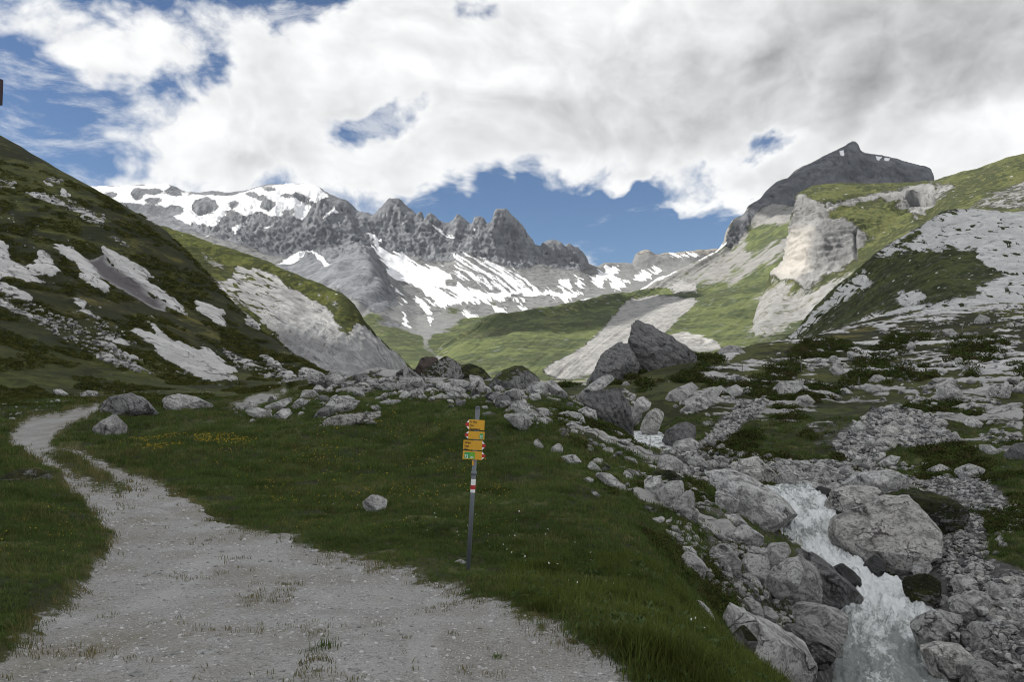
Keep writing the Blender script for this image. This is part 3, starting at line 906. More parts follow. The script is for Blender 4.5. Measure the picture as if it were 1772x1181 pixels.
SNOW = [
    ([(100, 330), (152, 322), (237, 317), (290, 316), (318, 329), (345, 334), (406, 334), (450, 324), (501, 318), (545, 320), (571, 340), (540, 358), (522, 380), (500, 374), (474, 378), (423, 376), (389, 377), (372, 393), (332, 391), (305, 376), (278, 356), (200, 350), (100, 360)], 1),
    ((237, 335, 10, 11), -1), ((265, 346, 15, 6), -1), ((265, 330, 18, 5), -1), ((302, 329, 14, 8), -1), ((190, 337, 12, 6), -1), ((355, 359, 22, 17), -1), ((300, 362, 16, 8), -1), ((406, 354, 10, 6), -1), ((464, 357, 14, 8), -1),
    ((437, 337, 8, 4), -1), ((454, 344, 9, 5), -1), ((518, 342, 16, 5), -1), ((467, 329, 10, 3), -1), ((494, 339, 8, 3), -1), ((405, 370, 14, 6), -.9), ((450, 373, 14, 5), -.9), ((497, 368, 12, 5), -.9), ((345, 335, 20, 3), -.8), ((395, 336, 18, 3), -.8), ((540, 352, 10, 4), -.8),
    (zz(z2, (740, 340), (830, 332), (780, 352), (760, 372), (745, 360)), .9), (zz(z2, (880, 335), (960, 330), (920, 342)), .9), (zz(z2, (590, 378), (640, 375), (620, 386)), .9), (zz(z2, (760, 395), (800, 420), (790, 432)), .8),
    (zz(z2, (1190, 310), (1230, 270), (1265, 240), (1300, 270), (1260, 275), (1210, 300)), .9), (zz(z2, (1280, 305), (1300, 310), (1290, 322)), .9),
    (zz(z2, (960, 525), (1040, 490), (1150, 455), (1200, 500), (1260, 530), (1220, 542), (1150, 475), (1090, 500), (1040, 530)), 1),
    (zz(z3, (97, 358), (140, 360), (190, 430), (290, 480), (360, 530), (480, 540), (540, 590), (620, 630), (760, 660), (900, 640), (1000, 650), (1200, 660), (1210, 690), (1120, 720), (1040, 690), (900, 720), (830, 700), (700, 720), (560, 730), (480, 760), (400, 690), (330, 620), (220, 560), (150, 460)), .95),
    (zz(z3, (540, 480), (620, 470), (700, 510), (840, 545), (950, 620), (1000, 640), (700, 650), (560, 600)), .5),
    (zz(z3, (480, 640), (560, 650), (700, 700), (640, 705), (520, 700)), -.35), (zz(z3, (840, 670), (900, 655), (895, 700), (840, 700)), -1), (zz(z3, (500, 605), (560, 600), (565, 635), (510, 630)), -.9), (zz(z3, (900, 690), (1040, 675), (1040, 720), (920, 730)), -.9), (zz(z3, (330, 560), (420, 600), (560, 680), (470, 660)), -.35),
    (zz(z3, (1060, 590), (1140, 590), (1150, 640), (1100, 650)), .75), (zz(z3, (1160, 590), (1210, 600), (1215, 640), (1180, 630)), .8),
    (zz(z3, (1240, 600), (1290, 560), (1330, 570), (1325, 535), (1390, 530), (1395, 555), (1350, 575), (1400, 600), (1440, 610), (1440, 640), (1370, 660), (1340, 600), (1310, 600), (1320, 650), (1260, 630)), 1),
    (zz(z3, (1470, 600), (1520, 555), (1570, 575), (1490, 620)), 1), (zz(z3, (1650, 465), (1772, 468), (1800, 480), (1670, 485)), 1), (zz(z3, (1570, 545), (1600, 560), (1585, 570)), .8),
    (zz(z3, (590, 755), (640, 775), (690, 790), (620, 805)), 1), (zz(z3, (750, 730), (810, 740), (830, 780), (760, 770)), 1), (zz(z3, (410, 795), (440, 810), (425, 840)), 1), (zz(z3, (350, 700), (400, 730), (435, 770), (420, 785)), 1),
    (zz(z3, (870, 735), (925, 745), (920, 755), (880, 750)), 1), (zz(z3, (430, 325), (490, 350), (565, 395), (545, 395), (490, 375)), 1), (zz(z3, (155, 298), (195, 288), (170, 306)), .9), (zz(z3, (215, 315), (300, 322), (290, 328), (225, 322)), .9), (zz(z3, (645, 335), (660, 340), (650, 365)), .9),
    (zz(z3, (220, 610), (250, 650), (300, 715), (285, 705)), .8), (zz(z3, (280, 770), (295, 775), (318, 850), (300, 830)), .9), (zz(z3, (265, 735), (300, 728), (280, 750)), .8), (zz(z3, (100, 310), (150, 345), (130, 355)), .6),
]
MGRASS = [([(560, 620), (600, 560), (640, 545), (690, 565), (740, 590), (790, 560), (860, 545), (960, 545), (1100, 540), (1320, 560), (1320, 720), (500, 720)], 1.0),
          ([(560, 470), (640, 540), (560, 600), (300, 640), (300, 560)], .2), (zz(z3, (530, 740), (600, 760), (560, 790), (500, 770)), .8), (zz(z3, (700, 710), (780, 705), (760, 740), (700, 730)), .7)]


def massif_disp(v, px, py, tu, tv):
    base = np.interp(px, CLIFF_BASE_X, CLIFF_BASE_Y)
    cl = np.clip((base - py) / 10 + 0.5, 0, 1) * (px > 330) * (px < 1100)
    # gullies and ribs run down the cliffs
    q = v.copy()
    q[:, 2] *= 0.28
    q2 = v * np.array([1, 1, .22])
    rib = 0.62 * fbm(q / 75, 4, ridged=True, gain=0.55) - 0.30 * fbm(q2 / 19 + 5, 4, ridged=True, gain=0.6) - .10 * fbm(v / 30 + 2, 4, ridged=True)
    big = fbm(v / 240, 4)
    tz = v[:, 2] / 17 + 1.5 * fbm(v / 130, 3)
    strata = np.abs((tz - np.floor(tz)) * 2 - 1) * 2 - 1
    edge = np.clip(tv / 0.02, 0, 1)
    sk = np.clip((py - np.interp(px, [q_[0] for q_ in SKYL], [q_[1] for q_ in SKYL])) / 20, 0.30, 1)
    d = cl * sk * (30 * rib + 2.2 * strata) + (1 - cl) * (16 * big + 5 * fbm(v / 40, 4))
    low = np.clip((1500 - v[:, 1]) / 500, 0, 1)
    d = d * (1 - 0.55 * low)
    # the pale folded spur below the snow peak: diagonal ribs
    fold = np.clip(1 - np.abs((px - 590) / 90), 0, 1) * np.clip((py - 430) / 30, 0, 1) * np.clip((560 - py) / 20, 0, 1)
    sw = (px * 0.8 + py * 1.2) / 16 + 1.5 * big
    d += fold * 14 * np.abs(np.sin(sw)) 
    return d * edge


def massif_mask(v, px, py, tu, tv):
    w1 = fbm(v / 70, 4)
    q = np.stack([(px * .85 + py * .53) / 62, (py * .85 - px * .53) / 4.6, v[:, 1] * 0], 1)   # streaks down the apron
    st = fbm(q, 4)
    snow = mask(px, py, SNOW, warp=3.0 * w1 + 5.5 * st * ((px > 600) & (py > 400)), soft=4)
    zone = (px > 600) & (py > 400) & (snow > .12)
    snow = np.where(zone, np.clip(snow + 1.05 * st - 0.02, 0, 1), snow)
    base = np.interp(px, CLIFF_BASE_X, CLIFF_BASE_Y)
    rock = np.clip((base - py) / 8 + 0.7 + 0.5 * w1, 0, 1)
    rock = np.where(px < 330, np.clip(rock, .6, 1), rock)
    rock = np.maximum(rock, mask(px, py, [([(440, 470), (520, 440), (600, 420), (650, 430), (690, 530), (650, 548), (600, 520), (520, 490)], .95), ([(620, 545), (660, 545), (700, 560), (690, 575), (640, 560)], .8)], warp=8 * w1, soft=6))
    rock = np.maximum(rock, 0.35 * (py < 545))
    rock[px > 1030] *= 0.6
    grass = mask(px, py, MGRASS, warp=14 * w1, soft=8)
    grass *= np.clip((1900 - v[:, 1]) / 200, 0, 1)
    brook = mask(px, py, [([(745, 625), (757, 612), (765, 600), (780, 590), (800, 576), (806, 580), (790, 594), (776, 606), (768, 625)], 1.0), ([(735, 590), (722, 570), (728, 566), (745, 588)], .8), ([(735, 590), (770, 620), (760, 625), (725, 600)], .6)], warp=4 * w1, soft=3)
    scree = np.clip(1.0 - grass + 0.8 * brook, 0, 1)
    rock *= 1 - grass * 0.95
    slot = np.clip((tv - 0.02) * 40, 0, 1)
    brown = np.clip((px - 1010) / 40, 0, 1)
    return {'rock': rock, 'snow': np.where(slot > 0, snow, 0), 'scree': scree, 'brown': brown, 'stain_shade': mask(px, py, [([(400, 400), (440, 420), (520, 400), (560, 390), (610, 400), (560, 440), (520, 455), (440, 450)], .7), ([(650, 430), (690, 440), (700, 530), (672, 540), (655, 490)], .6)], warp=8 * w1, soft=8)}  # left cliffs and the pyramid's right face painted darker, as shade


FAR_G = ((0.082, 0.102, 0.042), (0.132, 0.15, 0.060), (0.17, 0.165, 0.075), (0.045, 0.058, 0.032))
M_FAR = land_material('massif_rock', 17.0, FAR_G, ((0.27, 0.28, 0.295), (0.145, 0.152, 0.166), (0.035, 0.038, 0.045)), (0.225, 0.228, 0.225), dip=(0.3, 0.1, 0.95), streak=3.5, rb=1.3, brown=(0.75, 0.68, 0.58), cw=.15, speck=.02, speck_s=.12)
sheet('mountain_massif', M_ROWS, [0, .03, .14, .28, .42, .58, .74, .88, 1], 860, 230, M_FAR, massif_disp, massif_mask)

# ---- the valley side on the right with the dark summit
S_TOP = [(700, 655, 640), (740, 625, 700), (770, 598, 760), (800, 575, 820), (850, 552, 900), (900, 541, 980), (950, 533, 1060), (1000, 527, 1150), (1050, 520, 1250), (1100, 508, 1350), (1150, 488, 1480), (1200, 463, 1600),
         (1230, 445, 1680), (1255, 425, 1760), (1263, 398, 1800), (1270, 384, 1830), (1287, 376, 1860), (1297, 362, 1880), (1318, 346, 1920), (1331, 329, 1940), (1351, 313, 1960), (1365, 308, 1970), (1375, 295, 1980),
         (1406, 281, 1980), (1429, 269, 1985), (1460, 254, 1990), (1478, 245, 1990), (1484, 249, 1990), (1490, 261, 1990), (1504, 266, 1980), (1524, 269, 1970), (1548, 274, 1960), (1572, 281, 1950), (1594, 286, 1940), (1609, 291, 1930),
         (1614, 300, 1940), (1620, 345, 2000), (1680, 360, 2100), (1800, 370, 2100), (1950, 380, 2100)]


def rowx(pts, top=S_TOP):
    a = np.array(pts, float)
    x = [s[0] for s in top]
    return list(zip(x, np.interp(x, a[:, 0], a[:, 1]), np.interp(x, a[:, 0], a[:, 2])))


S_ROWS = [
    [(x, y + 45, Y + 350) for x, y, Y in S_TOP],
    S_TOP,
    rowx([(700, 660, 600), (800, 590, 740), (900, 556, 880), (1000, 542, 1020), (1100, 525, 1180), (1200, 480, 1420), (1260, 440, 1620), (1300, 405, 1720), (1350, 365, 1750), (1400, 352, 1740), (1480, 350, 1740), (1615, 352, 1740), (1700, 380, 1800), (1950, 390, 1800)]),
    rowx([(700, 664, 540), (800, 606, 640), (900, 575, 720), (1000, 565, 800), (1100, 550, 900), (1200, 505, 1150), (1260, 470, 1350), (1300, 445, 1420), (1350, 420, 1380), (1400, 410, 1350), (1500, 410, 1350), (1950, 420, 1350)]),
    rowx([(700, 668, 470), (800, 625, 530), (900, 605, 560), (1000, 595, 600), (1100, 575, 680), (1200, 545, 800), (1300, 510, 900), (1380, 490, 880), (1500, 480, 850), (1950, 480, 850)]),
    rowx([(700, 670, 400), (800, 645, 430), (900, 632, 440), (1000, 625, 450), (1100, 610, 480), (1200, 595, 520), (1300, 575, 560), (1400, 560, 560), (1950, 550, 560)]),
    rowx([(700, 672, 360), (800, 654, 370), (900, 654, 365), (1000, 655, 360), (1100, 645, 350), (1200, 628, 350), (1300, 615, 360), (1400, 605, 380), (1950, 590, 400)]),
    rowx([(700, 690, 320), (1000, 676, 310), (1200, 660, 300), (1400, 640, 320), (1950, 620, 340)]),
]
FAN = [  # pale rock slide and fans
    ([(940, 640), (975, 622), (1010, 600), (1040, 575), (1058, 555), (1075, 532), (1095, 520), (1130, 514), (1200, 516), (1210, 522), (1190, 540), (1165, 560), (1150, 580), (1120, 605), (1090, 622), (1040, 645), (985, 655), (950, 652)], 1.0),
    ([(1155, 500), (1180, 490), (1205, 492), (1205, 505), (1170, 510)], 1.0), ([(1255, 490), (1300, 455), (1365, 405), (1372, 430), (1340, 455), (1290, 480), (1258, 498)], .95),
    ([(1150, 592), (1180, 580), (1240, 592), (1250, 605), (1220, 612), (1160, 606)], .9), ([(1250, 560), (1300, 520), (1345, 480), (1400, 500), (1390, 560), (1330, 590), (1270, 570)], .75),
    ([(1215, 455), (1262, 425), (1290, 385), (1330, 345), (1370, 380), (1362, 405), (1310, 400), (1295, 435), (1230, 470)], .8),
    ([(955, 650), (1030, 640), (1060, 652), (960, 658)], .55),
]
SPEAK = ([(1255, 430), (1263, 396), (1270, 382), (1297, 360), (1330, 326), (1365, 304), (1478, 240), (1500, 260), (1615, 285), (1640, 380), (1480, 380), (1380, 360), (1340, 350), (1318, 360), (1290, 400), (1275, 425)], 1.0)
SSNOW = [(zz(z3, (1180, 725), (1450, 640), (1690, 568), (1620, 612), (1440, 672)), 1), ([(1452, 262), (1460, 260), (1461, 268), (1454, 269)], 1), ([(1515, 270), (1527, 271), (1522, 278), (1517, 276)], 1), ([(1531, 274), (1541, 273), (1538, 279), (1530, 278)], 1),
         (zz(z4, (80, 725), (100, 735), (200, 675), (255, 645), (250, 660), (180, 705), (110, 745)), 1)]


def slope_disp(v, px, py, tu, tv):
    pk = np.clip(polysd(px, py, SPEAK[0]) / 12 + 0.6, 0, 1)
    q = v.copy(); q[:, 2] *= 0.35
    rib = 0.5 * fbm(q / 50, 5, ridged=True, gain=0.58) - 0.4 * fbm(v * np.array([1, 1, .25]) / 15 + 5, 4, ridged=True, gain=0.6) + .15
    big = fbm(v / 160, 4)
    sc = np.clip(v[:, 1] / 1200, 0.25, 1)
    fan = mask(px, py, FAN[:1], soft=6)
    # shallow runnels down the slope
    rn = fbm(np.stack([(px + 1.3 * py) / 26, (py - 0.8 * px) / 160, px * 0], 1), 4, ridged=True)
    sk = np.clip((py - np.interp(px, [q_[0] for q_ in S_TOP], [q_[1] for q_ in S_TOP])) / 20, 0.25, 1)
    d = pk * sk * 20 * (rib - .2) + (1 - pk) * sc * (11 * big + 2.0 * fbm(v / 22, 4) + 3.0 * rn)
    d = d * (1 - .7 * fan) + fan * 1.2 * fbm(np.stack([(px + 1.3 * py) / 14, (py - .8 * px) / 120, px * 0], 1), 4, ridged=True)
    return d * np.clip(tv / 0.03, 0, 1)


def slope_mask(v, px, py, tu, tv):
    w1 = fbm(v / 55, 4)
    w2 = fbm(v / 16, 4)
    dn = fbm(np.stack([(px + 1.3 * py) / 12, (py - 0.8 * px) / 90, px * 0], 1), 4)
    rock = mask(px, py, [SPEAK], warp=6 * w1, soft=6)
    rock = np.maximum(rock, mask(px, py, FAN[:2] + FAN[3:4], warp=6 * w2, soft=5))
    scree = mask(px, py, FAN[2:], warp=10 * w1 + 20 * dn, soft=14)
    # loose pale rocks in the pasture and the grey screes high up
    scree = np.maximum(scree, np.clip((fbm(v / 7.5 + 9, 3) - 0.42) * 6, 0, .9) * (v[:, 1] < 900))
    scree = np.maximum(scree, np.clip((v[:, 1] - 1050) / 300, 0, 1) * np.clip(0.75 + dn, 0, 1) * (py < 500))
    grass_in = mask(px, py, [([(1300, 395), (1360, 390), (1368, 400), (1300, 440), (1290, 430)], 1), ([(1170, 590), (1240, 545), (1330, 520), (1300, 570), (1220, 600)], .8)], warp=8 * w1, soft=6)
    scree *= 1 - grass_in
    rock = np.where(grass_in > 0.5, rock * 0.4, rock)
    fanpale = mask(px, py, FAN[:2] + FAN[3:4], warp=6 * w2, soft=5)
    return {'rock': rock, 'scree': scree, 'snow': mask(px, py, SSNOW, warp=1.5 * w2, soft=2), 'pale': fanpale}


def slope_material():
    m = land_material('valley_side', 18.0, FAR_G, ((0.19, 0.197, 0.21), (0.10, 0.105, 0.114), (0.024, 0.026, 0.03)), (0.27, 0.266, 0.254), dip=(0.55, -0.5, -0.66), streak=5.0, cw=.1, rb=1.3, speck=.22, speck_s=.11)
    N = NT(m.node_tree)
    b = [n for n in m.node_tree.nodes if n.type == 'BSDF_PRINCIPLED'][0]
    c = b.inputs['Base Color'].links[0].from_socket
    pale = N.attr('pale')
    p = N.pos()
    st = N.noise(N.vm('MULTIPLY', p, (1.0, 0.35, 0.5)), 0.12, 8, 0.72)
    pc = N.mix(N.ss(st, .35, .62), (0.27, 0.268, 0.26), (0.42, 0.412, 0.395))
    c2 = N.mix(N.ss(pale, 0.35, 0.6), c, pc)
    N.L.new(c2, b.inputs['Base Color'])
    return m


sheet('valley_slope', S_ROWS, [0, .04, .2, .38, .56, .74, .92, 1], 700, 220, slope_material(), slope_disp, slope_mask)

# ---- the pale bluff
B_ROWS = [
    [(1440, 345, 1050), (1460, 345, 1000), (1500, 345, 980), (1560, 345, 960), (1612, 340, 940), (1700, 330, 900), (1800, 310, 900), (1960, 260, 900)],
    [(1395, 332, 860), (1389, 329, 800), (1409, 321, 780), (1463, 318, 770), (1511, 317, 770), (1561, 317, 770), (1595, 316, 765), (1626, 309, 760), (1656, 301, 755), (1680, 296, 750), (1700, 291, 745), (1727, 281, 740), (1754, 270, 735), (1772, 267, 730), (1830, 245, 720), (1960, 190, 720)],
    [(1400, 350, 860), (1379, 342, 780), (1395, 340, 730), (1440, 348, 705), (1500, 348, 700), (1560, 345, 690), (1610, 345, 670), (1640, 340, 640), (1680, 335, 620), (1720, 325, 610), (1772, 315, 600), (1960, 250, 590)],
    [(1400, 375, 860), (1372, 372, 770), (1380, 372, 710), (1430, 376, 680), (1500, 368, 670), (1570, 368, 660), (1606, 375, 640), (1630, 370, 600), (1680, 360, 570), (1720, 352, 560), (1772, 345, 550), (1960, 300, 540)],
    [(1400, 405, 860), (1367, 403, 770), (1375, 404, 690), (1420, 405, 655), (1470, 400, 650), (1540, 395, 640), (1590, 395, 600), (1640, 390, 560), (1690, 385, 530), (1772, 380, 510), (1960, 340, 500)],
    [(1390, 445, 850), (1357, 450, 740), (1370, 452, 670), (1410, 455, 635), (1450, 455, 630), (1510, 440, 600), (1570, 430, 560), (1640, 425, 510), (1772, 420, 470), (1960, 390, 460)],
    [(1370, 500, 840), (1336, 476, 700), (1360, 492, 640), (1395, 508, 610), (1430, 500, 590), (1480, 490, 560), (1560, 480, 500), (1640, 470, 460), (1772, 460, 430), (1960, 440, 420)],
    [(1350, 560, 800), (1310, 540, 620), (1350, 560, 560), (1400, 570, 540), (1450, 560, 500), (1520, 545, 450), (1600, 530, 410), (1700, 520, 390), (1772, 515, 380), (1960, 500, 370)],
    [(1330, 620, 700), (1300, 610, 450), (1350, 615, 420), (1400, 620, 400), (1500, 610, 360), (1600, 600, 330), (1772, 590, 310), (1960, 580, 300)],
]
BROCK = [([(1380, 340), (1372, 372), (1362, 405), (1355, 452), (1330, 472), (1340, 482), (1375, 490), (1395, 508), (1410, 495), (1445, 472), (1478, 450), (1504, 410), (1540, 395), (1480, 380), (1440, 375), (1420, 350), (1395, 335)], 1.0),
         ([(1420, 350), (1470, 345), (1560, 330), (1612, 318), (1620, 330), (1612, 362), (1580, 385), (1560, 372), (1520, 352), (1470, 360), (1440, 368)], .95),
         ([(1620, 315), (1640, 312), (1660, 322), (1630, 345), (1610, 365), (1605, 345)], .6), ([(1690, 340), (1772, 310), (1830, 300), (1830, 372), (1772, 368), (1700, 362), (1660, 372)], .55)]
BGRASS = [([(1440, 375), (1490, 355), (1530, 350), (1570, 362), (1580, 385), (1560, 395), (1520, 400), (1500, 405), (1470, 385)], 1), ([(1385, 332), (1410, 319), (1500, 317), (1505, 330), (1440, 346), (1415, 345)], 1), ([(1340, 490), (1372, 486), (1385, 500), (1375, 520), (1345, 520)], .5)]


def bluff_disp(v, px, py, tu, tv):
    m_ = mask(px, py, BROCK[:2], soft=10)
    tz = v[:, 2] / 6.5 + 1.2 * fbm(v / 40, 3)
    strata = np.abs((tz - np.floor(tz)) * 2 - 1) * 2 - 1
    blk = 0.7 * fbm(v / 34, 6, ridged=True, gain=.6) + 0.25 * fbm(v * np.array([1, 1, .3]) / 13 + 4, 4, gain=.6)
    d = m_ * (9.0 * (blk - .2) + 1.6 * strata * np.where(py < 385, 1.6, .7)) + (1 - m_) * (3.0 * fbm(v / 30, 4))
    cave = np.exp(-((px - 1592) / 24) ** 2 - ((py - 347) / 9) ** 2)
    d -= 48 * np.clip(cave * 2 - .5, 0, 1)
    crack = np.exp(-((px - 1481 - 0.02 * (py - 430)) / 2.2) ** 2) * (py > 400) * (py < 452)
    d -= 4 * crack
    d -= 6 * np.exp(-((px - 1392) / 5) ** 2 - ((py - 440) / 8) ** 2)
    return d * np.clip(tv / 0.03, 0, 1)


def bluff_mask(v, px, py, tu, tv):
    w1 = fbm(v / 24, 4)
    rock = mask(px, py, BROCK, warp=9 * w1, soft=9)
    g = mask(px, py, BGRASS, warp=8 * w1, soft=9)
    rock *= 1 - g
    dn = fbm(np.stack([(px + 1.1 * py) / 9, (py - 0.9 * px) / 80, px * 0], 1), 4)
    scree = mask(px, py, [([(1250, 560), (1300, 520), (1345, 480), (1400, 505), (1440, 480), (1480, 470), (1470, 520), (1400, 580), (1330, 600), (1260, 600)], .62)], warp=26 * dn, soft=14)
    brown = mask(px, py, [([(1370, 400), (1400, 400), (1400, 470), (1370, 485), (1335, 480), (1355, 450)], 1)], warp=9 * w1, soft=12)
    stain_shade = mask(px, py, [([(1420, 385), (1480, 385), (1500, 410), (1480, 452), (1440, 460), (1415, 445)], .9), ([(1375, 350), (1395, 345), (1385, 400), (1370, 400)], .7), ([(1430, 352), (1560, 338), (1600, 335), (1560, 350), (1470, 366)], .6)], warp=10 * w1, soft=10)
    return {'rock': rock, 'scree': scree, 'brown': brown, 'stain_shade': stain_shade}


RG = ((0.066, 0.078, 0.030), (0.115, 0.120, 0.048), (0.16, 0.146, 0.068), (0.034, 0.042, 0.022))
M_BLUFF = land_material('bluff_rock', 7.0, RG, ((0.295, 0.295, 0.29), (0.195, 0.195, 0.192), (0.045, 0.045, 0.045)), (0.29, 0.288, 0.28), dip=(0.9, 0.1, -0.15), streak=2.5, rb=0.7, brown=(0.95, 0.89, 0.81), cw=.12, speck=.10, speck_s=.25)
sheet('bluff', B_ROWS, [0, .06, .14, .26, .40, .56, .72, .88, 1], 470, 220, M_BLUFF, bluff_disp, bluff_mask)

# ---- the tilted limestone pavement below it
T_TOP = [(1325, 600, 420), (1370, 582, 425), (1400, 545, 430), (1440, 505, 430), (1480, 475, 425), (1510, 450, 420), (1540, 425, 415), (1570, 408, 410), (1600, 392, 405), (1640, 370, 400), (1680, 366, 395), (1720, 368, 390), (1772, 368, 380), (1840, 360, 370), (1960, 350, 360)]
T_ROWS = [
    [(x + 15, y + 30, Y + 70) for x, y, Y in T_TOP],
    T_TOP,
    rowx([(1325, 612, 400), (1400, 575, 395), (1480, 515, 385), (1560, 450, 375), (1640, 415, 360), (1772, 410, 340), (1960, 400, 320)], T_TOP),
    rowx([(1325, 620, 360), (1400, 595, 345), (1480, 545, 330), (1560, 490, 320), (1640, 460, 305), (1772, 455, 290), (1960, 450, 270)], T_TOP),
    rowx([(1325, 628, 300), (1400, 610, 285), (1480, 572, 265), (1560, 530, 255), (1640, 505, 245), (1772, 500, 235), (1960, 495, 225)], T_TOP),
    rowx([(1325, 640, 230), (1400, 628, 220), (1480, 600, 205), (1560, 565, 195), (1640, 545, 190), (1772, 540, 185), (1960, 535, 180)], T_TOP),
    rowx([(1325, 650, 180), (1400, 645, 170), (1560, 620, 160), (1772, 600, 155), (1960, 590, 150)], T_TOP),
]
TROCK = [([(1480, 490), (1515, 445), (1560, 408), (1640, 372), (1700, 362), (1850, 355), (1900, 540), (1700, 530), (1690, 500), (1740, 480), (1690, 455), (1690, 430), (1640, 440), (1580, 450), (1530, 462), (1505, 470)], .95),
         ([(1360, 590), (1400, 545), (1450, 495), (1500, 470), (1520, 500), (1470, 545), (1420, 580), (1385, 605)], .9), ([(1555, 505), (1600, 500), (1605, 530), (1570, 535), (1555, 525)], .9), ([(1440, 560), (1540, 540), (1700, 515), (1800, 520), (1800, 560), (1440, 600)], .7),
         ([(1605, 460), (1628, 455), (1622, 470), (1607, 470)], .9)]
TG = [([(1380, 590), (1430, 540), (1490, 500), (1530, 495), (1530, 530), (1470, 570), (1400, 590)], .75), ([(1500, 455), (1560, 440), (1650, 430), (1690, 460), (1680, 490), (1620, 510), (1560, 500), (1510, 480)], 1), ([(1540, 430), (1600, 395), (1590, 415), (1560, 432)], .8)]


def pave_disp(v, px, py, tu, tv):
    dd = np.array([0.75, -0.4, -0.5]); dd /= np.linalg.norm(dd)
    al = v @ dd
    pp = v - 0.8 * al[:, None] * dd
    led = fbm(pp / 9, 4, ridged=True)
    return (2.2 * fbm(v / 34, 4) + 1.4 * led + 0.5 * fbm(v / 5, 3)) * np.clip(tv / 0.03, 0, 1)


def pave_mask(v, px, py, tu, tv):
    w1 = fbm(v / 14, 4)
    # grass grows in slanting seams across the pavement
    seam = fbm(np.stack([(px * 0.95 + py * 0.3) / 24, (py * 0.95 - px * 0.16) / 5.0, px * 0], 1), 4)
    g = mask(px, py, TG, warp=11 * w1 + 14 * seam, soft=8)
    rock = mask(px, py, TROCK, warp=7 * w1 + 6 * seam, soft=8) * (1 - g)
    rock *= np.clip(1.15 - np.clip((seam - 0.17) * 7, 0, 1), 0, 1)
    dn = fbm(np.stack([(px + 1.0 * py) / 8, (py - 1.0 * px) / 70, px * 0], 1), 4)
    left = np.clip((1500 - px) / 60, 0, 1)
    rock = np.clip(rock - left * np.clip(dn * 2.4, 0, 1), 0, 1)
    return {'rock': rock, 'scree': 0.3 * np.clip(1 + dn, 0, 1)}


PG = ((0.040, 0.052, 0.018), (0.075, 0.085, 0.028), (0.11, 0.105, 0.04), (0.022, 0.028, 0.013))
M_PAVE = land_material('limestone_pavement', 4.0, PG, ((0.62, 0.62, 0.61), (0.48, 0.48, 0.475), (0.10, 0.10, 0.098)), (0.30, 0.295, 0.285), dip=(0.75, -0.4, -0.5), streak=6.0, cw=.4, speck=.12, speck_s=.5, rb=.6)
sheet('limestone_slope', T_ROWS, [0, .05, .2, .4, .62, .84, 1], 470, 220, M_PAVE, pave_disp, pave_mask)

# ---- the rounded spur behind the left hillside
H_TOP = [(120, 330, 350), (200, 360, 340), (270, 388, 330), (310, 400, 326), (350, 414, 320), (400, 430, 314), (430, 440, 310), (470, 457, 304), (500, 470, 300), (530, 482, 296), (560, 494, 290), (590, 508, 285), (612, 526, 280), (628, 548, 274), (640, 567, 282),
         (655, 590, 288), (672, 606, 296), (690, 620, 304), (705, 634, 312), (718, 650, 320), (730, 675, 328)]
H_ROWS = [
    [(x + 8, y + 26, Y + 50) for x, y, Y in H_TOP],
    H_TOP,
    rowx([(120, 350, 330), (270, 405, 312), (350, 440, 300), (430, 475, 290), (500, 505, 282), (560, 532, 274), (600, 550, 264), (640, 590, 264), (672, 615, 278), (705, 642, 300), (730, 680, 320)], H_TOP),
    rowx([(120, 400, 290), (270, 445, 280), (350, 480, 268), (430, 520, 258), (500, 555, 250), (560, 585, 246), (600, 600, 240), (640, 622, 246), (672, 635, 262), (705, 652, 288), (730, 684, 312)], H_TOP),
    rowx([(120, 470, 240), (270, 520, 235), (350, 560, 228), (430, 600, 222), (500, 625, 222), (560, 640, 220), (640, 652, 234), (705, 665, 276), (730, 690, 300)], H_TOP),
    rowx([(120, 560, 190), (270, 600, 190), (430, 660, 190), (560, 680, 190), (640, 685, 205), (705, 690, 250), (730, 700, 280)], H_TOP),
]
HROCK = [([(412, 462), (440, 466), (480, 480), (520, 505), (550, 525), (570, 540), (585, 565), (600, 580), (620, 560), (640, 570), (660, 596), (690, 622), (716, 650), (716, 690), (560, 690), (520, 630), (480, 590), (440, 550), (420, 530), (395, 500), (375, 490), (400, 480)], .95),
         ([(345, 430), (380, 450), (395, 470), (370, 465), (350, 448)], .6), ([(545, 500), (580, 515), (600, 535), (575, 530), (550, 515)], .6), ([(358, 470), (390, 500), (430, 545), (480, 600), (460, 590), (410, 540), (370, 495)], .7), ([(490, 472), (505, 474), (500, 482), (488, 480)], .8)]


def spur_disp(v, px, py, tu, tv):
    dd = np.array([0.7, -0.3, -0.62]); dd /= np.linalg.norm(dd)
    al = v @ dd
    pp = v - 0.8 * al[:, None] * dd
    m_ = mask(px, py, HROCK[:1], soft=10)
    vert = fbm(np.stack([v[:, 0] / 5.0, v[:, 1] / 9.0, v[:, 2] / 22], 1), 4, ridged=True)
    return ((1 - m_) * (1.3 * fbm(v / 16, 4) + .5 * fbm(v / 4, 3)) + m_ * (1.3 * (fbm(pp / 9, 4, ridged=True) - .2) + 1.6 * vert * np.clip((py - 540) / 50, 0, 1))) * np.clip(tv / 0.03, 0, 1)


def spur_mask(v, px, py, tu, tv):
    dd = np.array([0.7, -0.3, -0.62]); dd /= np.linalg.norm(dd)
    pp = v - 0.85 * (v @ dd)[:, None] * dd
    w1 = fbm(pp / 8, 4)
    r = mask(px, py, HROCK, warp=10 * w1, soft=7)
    cr = np.clip((fbm(pp / 4.5 + 3, 3, ridged=True) - 0.62) * 7, 0, 1) * np.clip((520 - px) / 80, 0.25, 1)
    return {'rock': np.clip(r - 0.8 * cr, 0, 1)}


